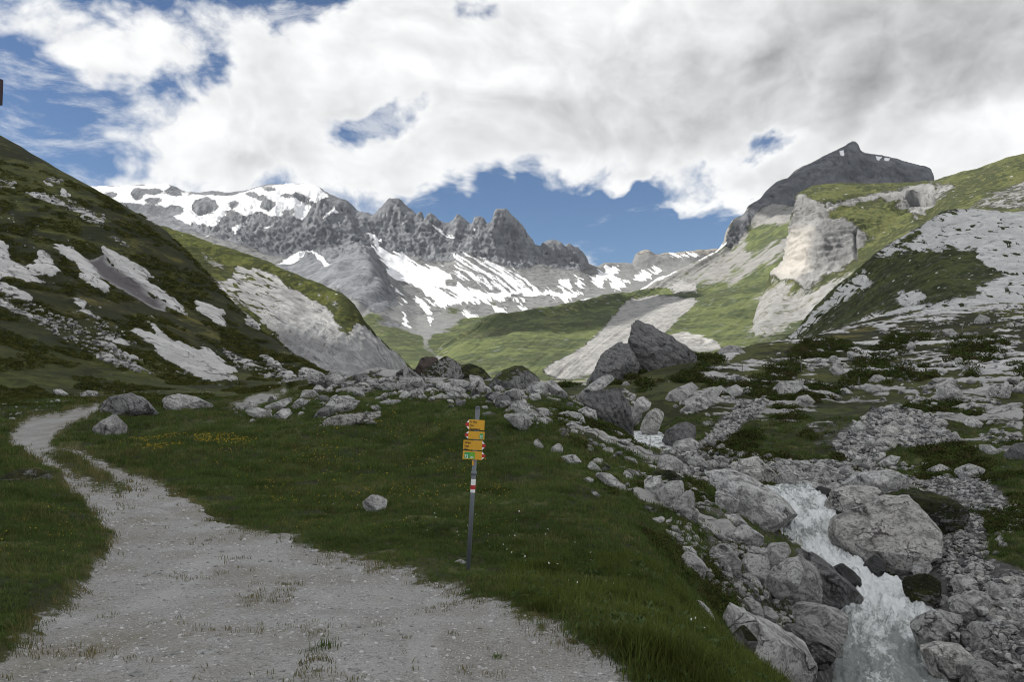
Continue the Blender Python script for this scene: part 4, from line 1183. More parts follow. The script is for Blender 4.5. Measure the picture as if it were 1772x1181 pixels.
M_SPUR = land_material('spur_rock', 3.6, ((0.055, 0.068, 0.02), (0.095, 0.10, 0.028), (0.13, 0.115, 0.035), (0.026, 0.032, 0.013)), ((0.39, 0.39, 0.387), (0.23, 0.23, 0.23), (0.05, 0.05, 0.05)), (0.30, 0.295, 0.285), dip=(0.45, -0.2, -0.87), streak=8.0, rb=0.35, cw=.35, speck=.06, speck_s=.45)
sheet('spur', H_ROWS, [0, .06, .2, .45, .8, 1], 380, 200, M_SPUR, spur_disp, spur_mask)
# ------------------------------------------------------------------ clouds between the sun and the land (they throw the shade the photograph shows)
def cloud(poly, h, thick, name='cloud', n=110, soft=70.0):
    """poly: outline of the shade on level ground; the cloud floats at height h towards the sun"""
    pl = np.array(poly, float)
    off = SUN_DIR[:2] / SUN_DIR[2] * h
    lo, hi = pl.min(0) - 60, pl.max(0) + 60
    xs, ys = np.linspace(lo[0], hi[0], n), np.linspace(lo[1], hi[1], n)
    X, Y = np.meshgrid(xs, ys)
    x, y = X.ravel(), Y.ravel()
    p3 = np.stack([x, y, x * 0], 1)
    sd = polysd_big(x, y, pl) + 34 * fbm(p3 / 110 + h, 4)
    M = np.sqrt(np.clip(sd / soft, 0, 1))
    bump = fbm(p3 / 90 + 7, 5)
    top = h + thick * M * (0.8 + 0.9 * bump)
    bot = h - thick * 0.25 * M * (0.7 + 0.5 * fbm(p3 / 60 + 3, 4))
    f = grid_faces(n, n)
    f = f[(sd[f] > 0).all(1)]
    vt = np.stack([x + off[0], y + off[1], top], 1)
    vb = np.stack([x + off[0], y + off[1], bot], 1)
    V = np.concatenate([vt, vb])
    Fa = np.concatenate([f, f[:, ::-1] + n * n])
    # close the rim
    e = np.concatenate([f[:, [0, 1]], f[:, [1, 2]], f[:, [2, 3]], f[:, [3, 0]]])
    key = np.sort(e, 1)
    u, inv, cnt = np.unique(key, axis=0, return_inverse=True, return_counts=True)
    rim = e[cnt[inv.ravel()] == 1]
    Fa = np.concatenate([Fa, np.stack([rim[:, 1], rim[:, 0], rim[:, 0] + n * n, rim[:, 1] + n * n], 1)])
    return link(name, submesh(name, V, Fa, {}), M_CLOUD, kind='structure')


def polysd_big(x, y, pts):
    s = 1.0 / 1000
    o = polysd(x * s, y * s, np.asarray(pts) * s)
    return o * 1000


def cloud_material():
    m, N = new_mat('cloud_vapour')
    d = N.n('ShaderNodeBsdfDiffuse')
    d.inputs[0].default_value = (0.9, 0.9, 0.9, 1)
    t = N.n('ShaderNodeBsdfTranslucent')
    t.inputs[0].default_value = (0.9, 0.9, 0.9, 1)
    x = N.n('ShaderNodeMixShader')
    x.inputs[0].default_value = 0.5
    N.L.new(d.outputs[0], x.inputs[1])
    N.L.new(t.outputs[0], x.inputs[2])
    N.L.new(x.outputs[0], N.n('ShaderNodeOutputMaterial').inputs[0])
    return m


M_CLOUD = cloud_material()
cloud([(-440, -260), (-440, 200), (-110, 205), (-60, 250), (30, 268), (70, 235), (125, 255), (150, 395), (192, 495), (385, 500), (530, 430), (600, 200), (600, -260)], 1500, 150)  # outline stretched on purpose, so the spur's lower face is shaded too
cloud([(10, 700), (50, 900), (150, 1020), (290, 1210), (400, 1190), (315, 1030), (185, 880), (115, 740)], 1300, 90)
cloud([(980, 1700), (1020, 2050), (1320, 2220), (1720, 2200), (1720, 1800), (1320, 1700)], 1600, 160)
# ------------------------------------------------------------------ boulders
def boulder_material(name, light, mid, dark, moss=0.0, rough=0.9, dip=(0.80, -0.15, -0.58), s=0.9):
    m, N = new_mat(name)
    p = N.pos()
    rnd = N.n('ShaderNodeObjectInfo').outputs['Random']
    off = N.comb(N.m('MULTIPLY', rnd, 31.0), N.m('MULTIPLY', rnd, 17.0), N.m('MULTIPLY', rnd, 53.0))
    q = N.vm('ADD', p, off)
    w = N.noise(q, 0.8, 4, 0.55)
    qw = N.vm('ADD', q, N.vm('SCALE', N.comb(w, w, w), scale=0.9))
    al = N.vm('DOT_PRODUCT', qw, dip)
    ps = N.vm('SUBTRACT', qw, N.vm('SCALE', dip, scale=N.m('MULTIPLY', al, 0.82)))
    lay = N.noise(ps, 4.2, 9, 0.72)
    blot = N.noise(q, 0.9, 6, 0.62)
    fine = N.noise(q, 13.0, 8, 0.75)
    jit = N.vm('SCALE', N.comb(fine, lay, w), scale=0.35)
    c1 = N.voro(N.vm('ADD', ps, jit), 0.75, 'DISTANCE_TO_EDGE')[0]
    c2 = N.voro(N.vm('ADD', N.vm('ADD', q, jit), (3.3, 1.7, 8.1)), 1.9, 'DISTANCE_TO_EDGE')[0]
    k1 = N.ss(c1, 0.004, 0.030, 1.0, 0.0)
    k2 = N.m('MULTIPLY', N.ss(c2, 0.004, 0.03, 1.0, 0.0), N.ss(blot, .54, .62))
    crack = N.m('MAXIMUM', N.m('MULTIPLY', k1, N.ss(w, .50, .62)), k2)
    c = N.mix(N.ss(blot, .34, .64), mid, light)
    c = N.mix(0.5, c, N.mix(rnd, tuple(x * 0.55 for x in mid), tuple(min(.72, x * 1.08) for x in light)))
    c = N.mix(N.m('MULTIPLY', N.ss(lay, .56, .38), .85), c, tuple(x * .34 for x in mid))
    c = N.mix(N.m('MULTIPLY', N.ss(fine, .50, .36), .85), c, dark)
    c = N.mix(N.m('MULTIPLY', N.ss(fine, .57, .68), .7), c, tuple(min(.8, x * 1.3) for x in light))
    stain_shade = N.noise(N.vm('MULTIPLY', q, (1.0, 1.0, 0.30)), 2.2, 6, .65)
    c = N.mix(N.m('MULTIPLY', N.ss(stain_shade, .54, .66), .6), c, tuple(x * .4 for x in mid))
    c = N.mix(N.m('MULTIPLY', crack, .9), c, tuple(x * .6 for x in dark))
    h = N.m('ADD', N.m('MULTIPLY', lay, 1.0), N.m('MULTIPLY', fine, 0.5))
    h = N.m('ADD', h, N.m('MULTIPLY', blot, 0.8))
    h = N.m('SUBTRACT', h, N.m('MULTIPLY', crack, 0.8))
    if moss > 0:
        nz = N.sep(N.n('ShaderNodeNewGeometry').outputs['Normal'])[2]
        mn = N.noise(q, 2.0, 6, 0.7)
        f = N.ss(N.m('ADD', N.m('MULTIPLY', nz, 0.5), mn), 1.05 - moss, 1.13 - moss)
        gcol, gh = grass_color(N, p, 0.8, NEAR_G)
        c = N.mix(f, c, gcol)
        h = N.m('ADD', h, N.m('MULTIPLY', f, gh))
    N.out(c, rough, N.bump(h, 1.0, 0.16), 0.2)
    return m


RM = {
    'pale': boulder_material('pale_limestone', (0.70, 0.693, 0.668), (0.58, 0.573, 0.55), (0.09, 0.087, 0.08)),
    'grey': boulder_material('grey_limestone', (0.60, 0.597, 0.582), (0.47, 0.467, 0.453), (0.07, 0.069, 0.067)),
    'dark': boulder_material('dark_limestone', (0.30, 0.299, 0.296), (0.19, 0.189, 0.188), (0.045, 0.044, 0.043)),
    'wet': boulder_material('wet_limestone', (0.10, 0.10, 0.10), (0.062, 0.062, 0.062), (0.025, 0.025, 0.025), rough=0.35),
    'brown': boulder_material('brown_rock', (0.13, 0.105, 0.09), (0.085, 0.068, 0.06), (0.03, 0.027, 0.025)),
    'moss': boulder_material('mossy_limestone', (0.36, 0.36, 0.35), (0.24, 0.24, 0.235), (0.06, 0.06, 0.058), moss=0.33),
    'turf': boulder_material('turf_cushion', (0.30, 0.30, 0.29), (0.20, 0.20, 0.19), (0.05, 0.05, 0.045), moss=0.62),
    'tan': boulder_material('tan_limestone', (0.68, 0.662, 0.625), (0.54, 0.525, 0.495), (0.085, 0.078, 0.07)),
}

_ico = {}


def ico(sub):
    if sub not in _ico:
        bm = bmesh.new()
        bmesh.ops.create_icosphere(bm, subdivisions=sub, radius=1.0)
        v = np.array([x.co[:] for x in bm.verts])
        f = np.array([[x.index for x in y.verts] for y in bm.faces])
        bm.free()
        _ico[sub] = (v, f)
    return _ico[sub]


def hull(pts):
    pts = sorted(set((float(a), float(b)) for a, b in pts))
    def half(ps):
        h = []
        for q in ps:
            while len(h) >= 2 and (h[-1][0] - h[-2][0]) * (q[1] - h[-2][1]) - (h[-1][1] - h[-2][1]) * (q[0] - h[-2][0]) <= 0:
                h.pop()
            h.append(q)
        return h[:-1]
    return np.array(half(pts) + half(pts[::-1]))


def stone(h2, thick, seed, sub, p=160.0, rough=0.03, strata=0.0, bed=(0.5, 0.2, 0.85), chip=1.0):
    """solid with the convex outline h2 (x,z; counter-clockwise, about its centre), thick in y"""
    r = np.random.default_rng(seed)
    nx2 = np.roll(h2, -1, 0)
    cr2 = h2[:, 0] * nx2[:, 1] - nx2[:, 0] * h2[:, 1]
    c0 = ((h2 + nx2) * cr2[:, None]).sum(0) / (3 * cr2.sum() + 1e-12)
    h2 = h2 - c0
    n_, h_ = [], []
    for i in range(len(h2)):
        a, b = h2[i], h2[(i + 1) % len(h2)]
        e = b - a
        L = np.hypot(*e)
        if L < 1e-6:
            continue
        nx, nz = e[1] / L, -e[0] / L
        hh = max(nx * a[0] + nz * a[1], 0.02)
        t = r.uniform(-0.13, 0.13)
        k = math.sqrt(1 + t * t)
        n_.append((nx / k, t / k, nz / k)); h_.append(hh / k)
    # front faces: an upper one leaning back to the sky, a lower one nearly upright or undercut
    for v, hh in (((r.normal(0, .3), -1, r.uniform(.55, 1.3)), r.uniform(.62, .9)), ((r.normal(0, .25), -1, r.uniform(-.45, .12)), r.uniform(.75, 1.0)), ((r.choice([-1, 1]) * r.uniform(.5, 1.1), -1, r.normal(.1, .25)), r.uniform(.75, 1.0)),
                  ((r.normal(0, .3), 1, r.uniform(.2, .8)), .85), ((r.normal(0, .3), 1, -.2), 1.0)):
        v = np.array(v, float)
        k = np.linalg.norm(v)
        n_.append(v / k); h_.append(thick * 0.5 * hh * (1 + .25 * abs(v[2])) / k * 1.15)
    # a few fresh breaks across the corners
    e0 = np.array([np.ptp(h2[:, 0]), thick, np.ptp(h2[:, 1])]) * 0.5
    for _ in range(5):
        v = np.array([r.normal(0, .7), r.normal(-.6, .5), r.normal(.2, .6)])
        v /= np.linalg.norm(v)
        n_.append(v); h_.append(float(np.linalg.norm(v * e0)) * r.uniform(.84, 1.02) / max(chip, .3))
    n_ = np.array(n_); h_ = np.array(h_)
    V, Fc = ico(sub)
    ext = np.array([np.ptp(h2[:, 0]), thick, np.ptp(h2[:, 1])])
    d = V * ext
    d /= np.linalg.norm(d, axis=1)[:, None]
    q = np.clip(d @ n_.T, 0, None) / h_
    rad = (q ** p).sum(1) ** (-1 / p)
    # broken into two or three blocks: the re-entrant joints between them
    mx = 0.0
    for _ in range(4):
        c_ = r.uniform(-.34, .34, 3) * ext
        nn = r.normal(0, 1, (11, 3))
        nn /= np.linalg.norm(nn, axis=1)[:, None]
        hh = np.sqrt(((nn * ext * .5) ** 2).sum(1)) * r.uniform(.62, .95, 11) + nn @ c_
        hh = np.maximum(hh, 0.12 * float(np.mean(ext)))
        qq = np.clip(d @ nn.T, 1e-6, None) / hh
        mx = np.maximum(mx, 1.0 / qq.max(1))
    rad = np.maximum(rad * (1 - .16 * chip), np.minimum(rad, mx))
    v = d * rad[:, None]
    size = float(np.mean(ext))
    so = r.uniform(0, 50, 3)
    dsp = rough * size * (fbm(v / size * 2.2 + so, 4) + 0.8 * (fbm(v / size * 4.5 + so, 4, ridged=True) - .3))
    if strata > 0:
        bd = np.array(bed) / np.linalg.norm(bed)
        t = v @ bd / size * 9 + 1.2 * fbm(v / size * 1.5 + so, 3)
        saw = t - np.floor(t)
        dsp += strata * size * (np.minimum(saw * 3.5, (1 - saw) * 1.3).clip(0, 1) - .6)
    v = v + d * dsp[:, None] + np.array([c0[0], 0, c0[1]])
    return v, Fc


_count = {}


def boulder(label, mat, out, name='boulder', Y=None, thick=0.8, p=160.0, rough=0.03, strata=0.0, bed=(0.5, 0.2, 0.85), sink=0.12, sub=None, group=None, cat='boulder', base=None, chip=1.0):
    o = np.array(out, float)
    bx = o[np.argmax(o[:, 1])]
    w_px = np.ptp(o[:, 0]); h_px = np.ptp(o[:, 1])
    if Y is None:
        b = base or (o[:, 0].mean() * .5 + bx[0] * .5, o[:, 1].max())
        hp = hit(b[0], min(b[1], 1175))
        Yf = hp[1]
        Y = Yf + 0.25 * thick * w_px * Yf / F
    c = (o.min(0) + o.max(0)) / 2
    k = Y / F
    pts = [((x - c[0]) * k, -(y - c[1]) * k) for x, y in o]
    lo = [q for q in pts if q[1] < -0.15 * h_px * k]
    pts += [(q[0] * 0.96, q[1] - sink * h_px * k - 0.02) for q in lo]
    h2 = hull(pts)
    sub = sub or (5 if max(w_px, h_px) > 60 else 4 if max(w_px, h_px) > 16 else 3)
    seed = int(c[0] * 7 + c[1] * 13) % 100000
    v, f = stone(h2, thick * min(w_px, 1.6 * h_px + 0.3 * w_px) * k, seed, sub, p, rough, strata, bed, chip)
    pos = P(c[0], c[1], Y)
    az = math.atan2(pos[0], pos[1])
    me = mesh_np(name, v, f, None, smooth=False)
    ob = link(name, me, RM[mat], label=label, cat=cat, group=group)
    ob.location = pos
    ob.rotation_euler = (0, 0, -az)
    return ob
D = dict
# (label, material, outline in the photograph, options)
BOULDERS = [
    # the great rocks behind the stream
    ('tall pointed grey rock rising like a tower at the head of the stream gully', 'dark', [(1088, 600), (1094, 567), (1108, 555), (1130, 562), (1153, 582), (1174, 600), (1204, 618), (1198, 645), (1137, 655), (1098, 650)], D(Y=92, thick=.8, p=160, chip=.2, rough=.07, strata=.012, bed=(.5, .1, .8), name='rock_tower')),
    ('broad grey shoulder rock leaning against the left side of the pointed tower rock', 'dark', [(1017, 662), (1029, 639), (1046, 611), (1073, 589), (1088, 596), (1105, 632), (1090, 665), (1059, 668), (1032, 668)], D(Y=88, thick=.8, p=160, chip=.2, rough=.07, strata=.012)),
    ('huge dark striped boulder standing at the upper pool of the stream', 'dark', [(1008, 695), (1029, 680), (1052, 666), (1071, 673), (1081, 691), (1091, 708), (1095, 735), (1096, 764), (1078, 756), (1052, 744), (1035, 732), (1029, 715), (1015, 705)], D(Y=49, thick=.8, p=160, strata=.02, bed=(.9, .1, .45), sink=.05)),
    ('slanting slab resting along the top of the huge dark striped boulder', 'grey', [(995, 688), (1018, 668), (1049, 649), (1057, 647), (1069, 651), (1062, 659), (1008, 697), (1000, 694)], D(Y=50.5, thick=.6, strata=.012, bed=(.5, .1, .85), sink=0)),
    ('layered pale boulder with a grassy notch left of the huge dark boulder', 'grey', [(950, 739), (956, 725), (968, 715), (985, 712), (1005, 717), (1010, 726), (1018, 752), (1001, 757), (985, 746), (964, 740)], D(Y=41, strata=.012, bed=(-.3, .1, .9))),
    ('smooth pale rock face tucked against the huge dark striped boulder', 'pale', [(998, 712), (1015, 705), (1030, 712), (1034, 732), (1022, 727), (1008, 718)], D(Y=44)),
    ('flat white slab in the grass below the layered pale boulder', 'pale', [(930, 754), (942, 747), (964, 749), (990, 757), (981, 763), (954, 764), (937, 762)], D(Y=37.5, thick=.6)),
    ('small pale block beside the left end of the flat white slab', 'pale', [(922, 764), (930, 760), (941, 773), (937, 779), (925, 772)], D()),
    ('long ridge of grey rock running down from the huge boulder to the water', 'grey', [(1035, 740), (1047, 743), (1069, 747), (1085, 759), (1100, 769), (1118, 786), (1120, 793), (1095, 787), (1079, 775), (1047, 761)], D(Y=41, strata=.02, thick=.5)),
    ('round pale boulder perched above the upper pool', 'pale', [(1097, 700), (1103, 690), (1115, 686), (1128, 695), (1123, 705), (1108, 712), (1098, 708)], D(Y=57, p=40)),
    ('shadowed grey rock directly under the round perched boulder', 'grey', [(1089, 702), (1100, 706), (1112, 711), (1110, 727), (1096, 737), (1090, 725)], D(Y=58)),
    ('upright leaning rock standing on the far edge of the upper pool', 'tan', [(1106, 751), (1112, 730), (1122, 713), (1134, 707), (1147, 710), (1149, 722), (1137, 735), (1132, 756), (1108, 757)], D(Y=54, strata=.015, bed=(.85, .2, .4))),
    ('long pale slab slanting up the grass to the right of the perched boulder', 'pale', [(1150, 691), (1164, 676), (1184, 668), (1200, 661), (1218, 652), (1222, 660), (1200, 680), (1178, 690), (1156, 699)], D(thick=.45, base=(1165, 696))),
    ('long grey slab lying just below the slanting pale slab', 'grey', [(1171, 716), (1205, 689), (1239, 669), (1276, 652), (1262, 668), (1239, 693), (1218, 703), (1195, 712), (1174, 727)], D(thick=.4, base=(1190, 716), strata=.02)),
    ('dark rounded boulder on the right shore of the upper pool', 'dark', [(1145, 768), (1152, 747), (1171, 735), (1188, 730), (1205, 740), (1202, 756), (1171, 768)], D(Y=47)),
    ('grey stone wedged below the dark boulder by the upper pool', 'grey', [(1160, 779), (1170, 765), (1196, 758), (1212, 768), (1200, 780), (1178, 784)], D()),
    # crest of the knoll
    ('narrow upright grey rock on the crest of the knoll', 'grey', [(698, 641), (705, 635), (712, 640), (726, 651), (724, 662), (717, 670), (706, 667), (699, 656)], D(Y=61, thick=.7)),
    ('low layered slab on the crest left of the narrow upright rock', 'grey', [(638, 647), (656, 641), (676, 644), (695, 649), (700, 660), (681, 660), (664, 660), (641, 654)], D(Y=63, strata=.012, bed=(.2, .1, 1))),
    ('flat grey outcrop just below the layered crest slab', 'grey', [(625, 664), (639, 655), (664, 656), (662, 664), (642, 668)], D()),
    ('block with a split face at the foot of the crest slab', 'grey', [(661, 671), (668, 665), (680, 663), (688, 669), (685, 675), (671, 678), (662, 676)], D()),
    ('dark brown rock behind the crest with a reddish tip', 'brown', [(718, 642), (729, 620), (735, 612), (744, 615), (757, 619), (760, 635), (745, 650), (721, 650)], D(Y=76)),
    ('domed mossy outcrop with pale ribs in the middle of the crest', 'moss', [(729, 648), (744, 636), (757, 625), (771, 617), (786, 624), (796, 632), (803, 651), (798, 668), (768, 672), (744, 667), (733, 656)], D(Y=63, strata=.012, bed=(.7, .1, .6), rough=.04)),
    ('grass covered hummock between the two rocky domes of the crest', 'turf', [(790, 640), (800, 632), (822, 632), (838, 642), (852, 658), (845, 672), (800, 670)], D(Y=66, p=30, rough=.09)),
    ('layered rounded slab at the foot of the middle dome', 'grey', [(766, 673), (773, 663), (785, 658), (808, 658), (823, 663), (822, 674), (795, 676), (769, 677)], D(strata=.012, bed=(.15, .1, 1), p=40)),
    ('broken pale rock between the middle dome and the right dome', 'pale', [(812, 649), (829, 651), (837, 659), (837, 669), (825, 670), (813, 660)], D(Y=61)),
    ('large mossy dome at the right end of the crest', 'moss', [(832, 678), (856, 654), (879, 639), (906, 635), (927, 651), (940, 666), (932, 684), (883, 688)], D(Y=55, strata=.012, bed=(.6, .1, .7), rough=.04)),
    ('smooth grey boulder in front of the right dome', 'grey', [(908, 675), (923, 661), (944, 661), (949, 680), (922, 686)], D(Y=51, p=40)),
    ('pointed rock leaning to the right behind the smooth grey boulder', 'grey', [(940, 666), (952, 654), (967, 668), (983, 684), (950, 685)], D(Y=52)),
    ('thin pale flagstone lying in the grass below the right dome', 'pale', [(828, 680), (859, 678), (889, 682), (880, 687), (850, 686)], D(thick=.4)),
    ('grey block at the right rim of the knoll above the signpost', 'grey', [(886, 700), (900, 690), (913, 700), (915, 716), (893, 716)], D()),
    ('broken rock ledge on the rim of the knoll right of the post top', 'grey', [(866, 716), (900, 716), (922, 732), (910, 744), (880, 730)], D(strata=.012)),
    ('steep grey rock on the rim above the flat white slab', 'grey', [(893, 690), (905, 695), (917, 715), (910, 721), (895, 712)], D()),
    ('low slab under the steep rock on the rim', 'grey', [(897, 721), (917, 721), (932, 728), (915, 733), (902, 727)], D()),
    ('short pale slab in the grass just right of the post top', 'pale', [(833, 716), (845, 713), (859, 715), (857, 721), (840, 722)], D(thick=.5)),
    ('little round grey stone alone in the grass below the crest', 'grey', [(740, 692), (745, 688), (751, 688), (754, 692), (747, 694)], D(p=40)),
    # cluster left of the knoll
    ('dark grass fringed mound of rock beside the bend of the track', 'dark', [(169, 704), (193, 688), (224, 682), (251, 695), (267, 716), (257, 723), (217, 719), (176, 714)], D(p=40, rough=.04)),
    ('cracked pale boulder on the grass inside the bend of the track', 'grey', [(163, 741), (176, 729), (196, 717), (217, 739), (217, 748), (193, 757), (169, 751)], D()),
    ('long low pale rock in the meadow right of the dark mound', 'pale', [(278, 701), (291, 684), (312, 682), (339, 688), (366, 702), (367, 710), (305, 708)], D(thick=.5, strata=.02)),
    ('flat turf edged rock at the left border of the picture', 'moss', [(5, 828), (20, 818), (41, 812), (68, 814), (95, 831), (90, 838), (40, 838)], D(thick=.6)),
    ('small white stone on the slope above the track', 'pale', [(93, 674), (104, 674), (116, 682), (108, 687), (98, 683)], D(thick=.7)),
    ('low grey rock above the end of the track bend', 'grey', [(135, 684), (152, 676), (168, 678), (167, 689), (146, 687)], D()),
    ('smooth tapering rock at the left end of the rock cluster', 'grey', [(404, 708), (414, 701), (431, 699), (437, 704), (421, 712)], D(thick=.6)),
    ('sloping grey slab at the front left of the rock cluster', 'grey', [(422, 714), (434, 705), (448, 706), (465, 713), (472, 726), (453, 725), (441, 719)], D(thick=.6)),
    ('pale wedge of rock in the middle of the rock cluster', 'pale', [(471, 722), (488, 708), (502, 708), (506, 716), (487, 727), (475, 727)], D(thick=.6)),
    ('long thin slab at the back of the rock cluster', 'grey', [(454, 705), (475, 698), (498, 689), (508, 685), (506, 694), (485, 706), (465, 710)], D(thick=.45)),
    ('curved slab at the right of the pale wedge', 'grey', [(504, 710), (509, 697), (519, 690), (538, 693), (526, 702)], D(thick=.6)),
    ('fluted pale block above the curved slab', 'pale', [(519, 690), (524, 676), (541, 676), (554, 685), (538, 691)], D(strata=.012, bed=(1, .1, .2))),
    ('small upright stone beside the footpath', 'dark', [(463, 695), (468, 683), (473, 688), (474, 697)], D()),
    ('dark rounded boulder below the crest at the end of the footpath', 'dark', [(546, 670), (549, 661), (565, 656), (575, 662), (572, 672), (558, 677)], D()),
    ('pale cap of rock just above the dark rounded boulder', 'pale', [(565, 656), (580, 650), (593, 654), (598, 665), (583, 664)], D()),
    ('dark faced wedge in the right group of meadow rocks', 'dark', [(541, 725), (551, 710), (568, 701), (584, 716), (571, 721)], D()),
    ('broad pale topped block in the right group of meadow rocks', 'grey', [(565, 701), (583, 686), (603, 686), (627, 694), (614, 708), (588, 715), (573, 706)], D(thick=.6)),
    ('long rough ridge of lichened rock lying in front of the meadow rocks', 'tan', [(543, 739), (553, 730), (588, 719), (600, 721), (631, 715), (656, 713), (659, 721), (631, 730), (592, 737), (563, 742)], D(thick=.35, strata=.02, rough=.04)),
    ('small pale stone at the right end of the long lichened ridge', 'pale', [(631, 734), (644, 727), (654, 734), (640, 737)], D()),
    ('pale block in the grass above the right end of the lichened ridge', 'pale', [(640, 704), (653, 701), (660, 708), (651, 712)], D()),
    ('long dark low rock just left of the pinnacle of the crest', 'grey', [(655, 697), (668, 693), (702, 692), (690, 697), (668, 702)], D(thick=.5)),
    ('single white topped boulder alone in the meadow left of the signpost', 'pale', [(625, 872), (642, 857), (656, 861), (670, 869), (667, 880), (651, 887), (634, 880)], D(strata=.02, bed=(.1, .2, 1))),
    ('flat stone in the grass at the foot of the signpost', 'pale', [(786, 973), (798, 969), (808, 973), (803, 978), (790, 978)], D(thick=.6)),
    # left side of the gully
    ('pale pointed boulder on the slope below the layered boulder', 'pale', [(1022, 817), (1044, 819), (1062, 826), (1085, 844), (1081, 850), (1062, 846), (1041, 833)], D(thick=.5)),
    ('shaded grey block half buried at the rim of the grass slope', 'grey', [(971, 792), (985, 788), (995, 787), (1006, 799), (1000, 806), (981, 803)], D()),
    ('narrow fin of rock above the pale pointed boulder', 'grey', [(1014, 806), (1025, 798), (1044, 818), (1035, 820)], D(thick=.6)),
    ('white peaked stone left of the turf capped boulder', 'pale', [(1088, 820), (1096, 812), (1112, 826), (1103, 829)], D()),
    ('speckled block beside the turf under the flat white slab', 'grey', [(952, 777), (968, 766), (974, 775), (974, 784), (956, 785)], D()),
    ('small flat pale stone in the grass left of the pale pointed boulder', 'pale', [(1008, 830), (1018, 826), (1028, 831), (1022, 836)], D(thick=.7)),
    ('thin grey flake lying on the grass slope', 'grey', [(1020, 849), (1029, 849), (1040, 859), (1034, 862)], D(thick=.6)),
    ('square shouldered grey rock above the turf capped boulder', 'grey', [(1136, 807), (1141, 792), (1156, 785), (1171, 794), (1182, 805), (1180, 824), (1171, 824), (1151, 820)], D(p=160)),
    ('rounded grey rock at the top left of the great smooth slab', 'grey', [(1181, 789), (1195, 781), (1208, 787), (1224, 802), (1222, 812), (1202, 810), (1188, 799)], D()),
    ('left half of the cracked pale boulder with turf on its top', 'pale', [(1115, 834), (1119, 822), (1144, 827), (1148, 851), (1139, 858), (1117, 848)], D(p=160)),
    ('right half of the cracked pale boulder with turf on its top', 'pale', [(1136, 855), (1156, 836), (1183, 829), (1184, 855), (1160, 878), (1144, 877)], D(p=160)),
    ('cap of turf on the cracked pale boulder', 'turf', [(1122, 824), (1138, 814), (1160, 815), (1180, 828), (1172, 838), (1150, 836)], D(p=30, rough=.09, sink=0, thick=.9)),
    ('striped grey block leaning below the cracked pale boulder', 'grey', [(1156, 884), (1185, 853), (1196, 846), (1205, 854), (1200, 877), (1193, 894), (1180, 899), (1163, 894)], D(strata=.02, bed=(.8, .1, -.5))),
    ('great smooth slab sloping down to the top of the waterfall', 'pale', [(1215, 811), (1246, 809), (1279, 822), (1303, 829), (1325, 843), (1351, 861), (1371, 882), (1384, 896), (1374, 903), (1351, 905), (1329, 903), (1303, 893), (1283, 883), (1262, 858), (1235, 840)], D(Y=27.5, thick=.75, p=160, rough=.04)),
    ('thin flakes of rock peeling off the left side of the great slab', 'grey', [(1237, 848), (1252, 848), (1279, 868), (1281, 881), (1252, 884), (1240, 870)], D(Y=26, strata=.012, bed=(-.4, .1, .9))),
    ('dark faced boulder with a tan side above the great slab', 'tan', [(1270, 817), (1280, 799), (1311, 792), (1328, 809), (1343, 822), (1342, 846), (1320, 842), (1300, 830)], D(Y=36)),
    ('squat grey boulder at the right of the dark faced one above the falls', 'grey', [(1345, 824), (1359, 814), (1371, 820), (1378, 830), (1368, 850), (1346, 848)], D(Y=35)),
    ('pale rounded block in the moss below the great slab', 'pale', [(1243, 899), (1249, 892), (1266, 889), (1283, 897), (1292, 907), (1286, 913), (1266, 913), (1244, 910)], D()),
    ('smooth grey boulder directly above the split layered outcrop', 'grey', [(1269, 923), (1283, 910), (1300, 915), (1321, 929), (1320, 937), (1285, 947), (1271, 937)], D()),
    ('cracked grey rock left of the split layered outcrop', 'grey', [(1222, 957), (1232, 943), (1252, 943), (1268, 956), (1280, 972), (1280, 987), (1241, 980)], D()),
    ('weathered grey boulder at the rim of the grass left of the outcrop', 'grey', [(1176, 974), (1188, 957), (1202, 961), (1223, 981), (1215, 1002), (1182, 990)], D()),
    ('small white stone on the mossy slope above the weathered boulder', 'pale', [(1148, 926), (1158, 919), (1173, 923), (1168, 932), (1150, 932)], D()),
    ('long thin pale stone half sunk in the grass rim near the bottom', 'pale', [(1196, 1037), (1206, 1033), (1233, 1064), (1236, 1073), (1212, 1060)], D(thick=.6)),
    ('big dark triangular flank of the layered outcrop beside the falls', 'dark', [(1362, 933), (1389, 947), (1423, 971), (1460, 1001), (1489, 1034), (1467, 1042), (1423, 1036), (1400, 1000), (1380, 960)], D(Y=22.3, thick=.6, strata=.02, bed=(.6, .2, .75))),
    ('rounded lobe at the top of the split layered outcrop', 'grey', [(1318, 973), (1335, 944), (1362, 940), (1367, 957), (1345, 979), (1321, 986)], D(Y=20.2, p=40)),
    ('leaning grey slab on the left of the split layered outcrop', 'grey', [(1263, 1006), (1284, 971), (1307, 940), (1324, 933), (1323, 971), (1331, 993), (1301, 1012)], D(Y=20.2, p=160)),
    ('smooth oval face in the middle of the split layered outcrop', 'pale', [(1321, 1017), (1335, 991), (1362, 971), (1385, 964), (1389, 984), (1375, 1013), (1348, 1027)], D(Y=19.4, p=40, thick=.6)),
    ('small layered block at the lower left of the split outcrop', 'grey', [(1274, 1013), (1301, 1001), (1321, 998), (1319, 1017), (1297, 1032), (1277, 1029)], D(Y=19.2, strata=.012)),
    ('main mass of the split layered outcrop above the lower pool', 'grey', [(1318, 1022), (1389, 957), (1402, 971), (1421, 1032), (1419, 1047), (1375, 1057), (1335, 1059), (1318, 1044)], D(Y=20.8, strata=.012, bed=(.1, .2, 1))),
    ('overhanging slab jutting over the left edge of the lower pool', 'grey', [(1362, 1067), (1382, 1052), (1426, 1048), (1463, 1065), (1463, 1078), (1443, 1102), (1402, 1090), (1365, 1081)], D(Y=19.4, thick=.8)),
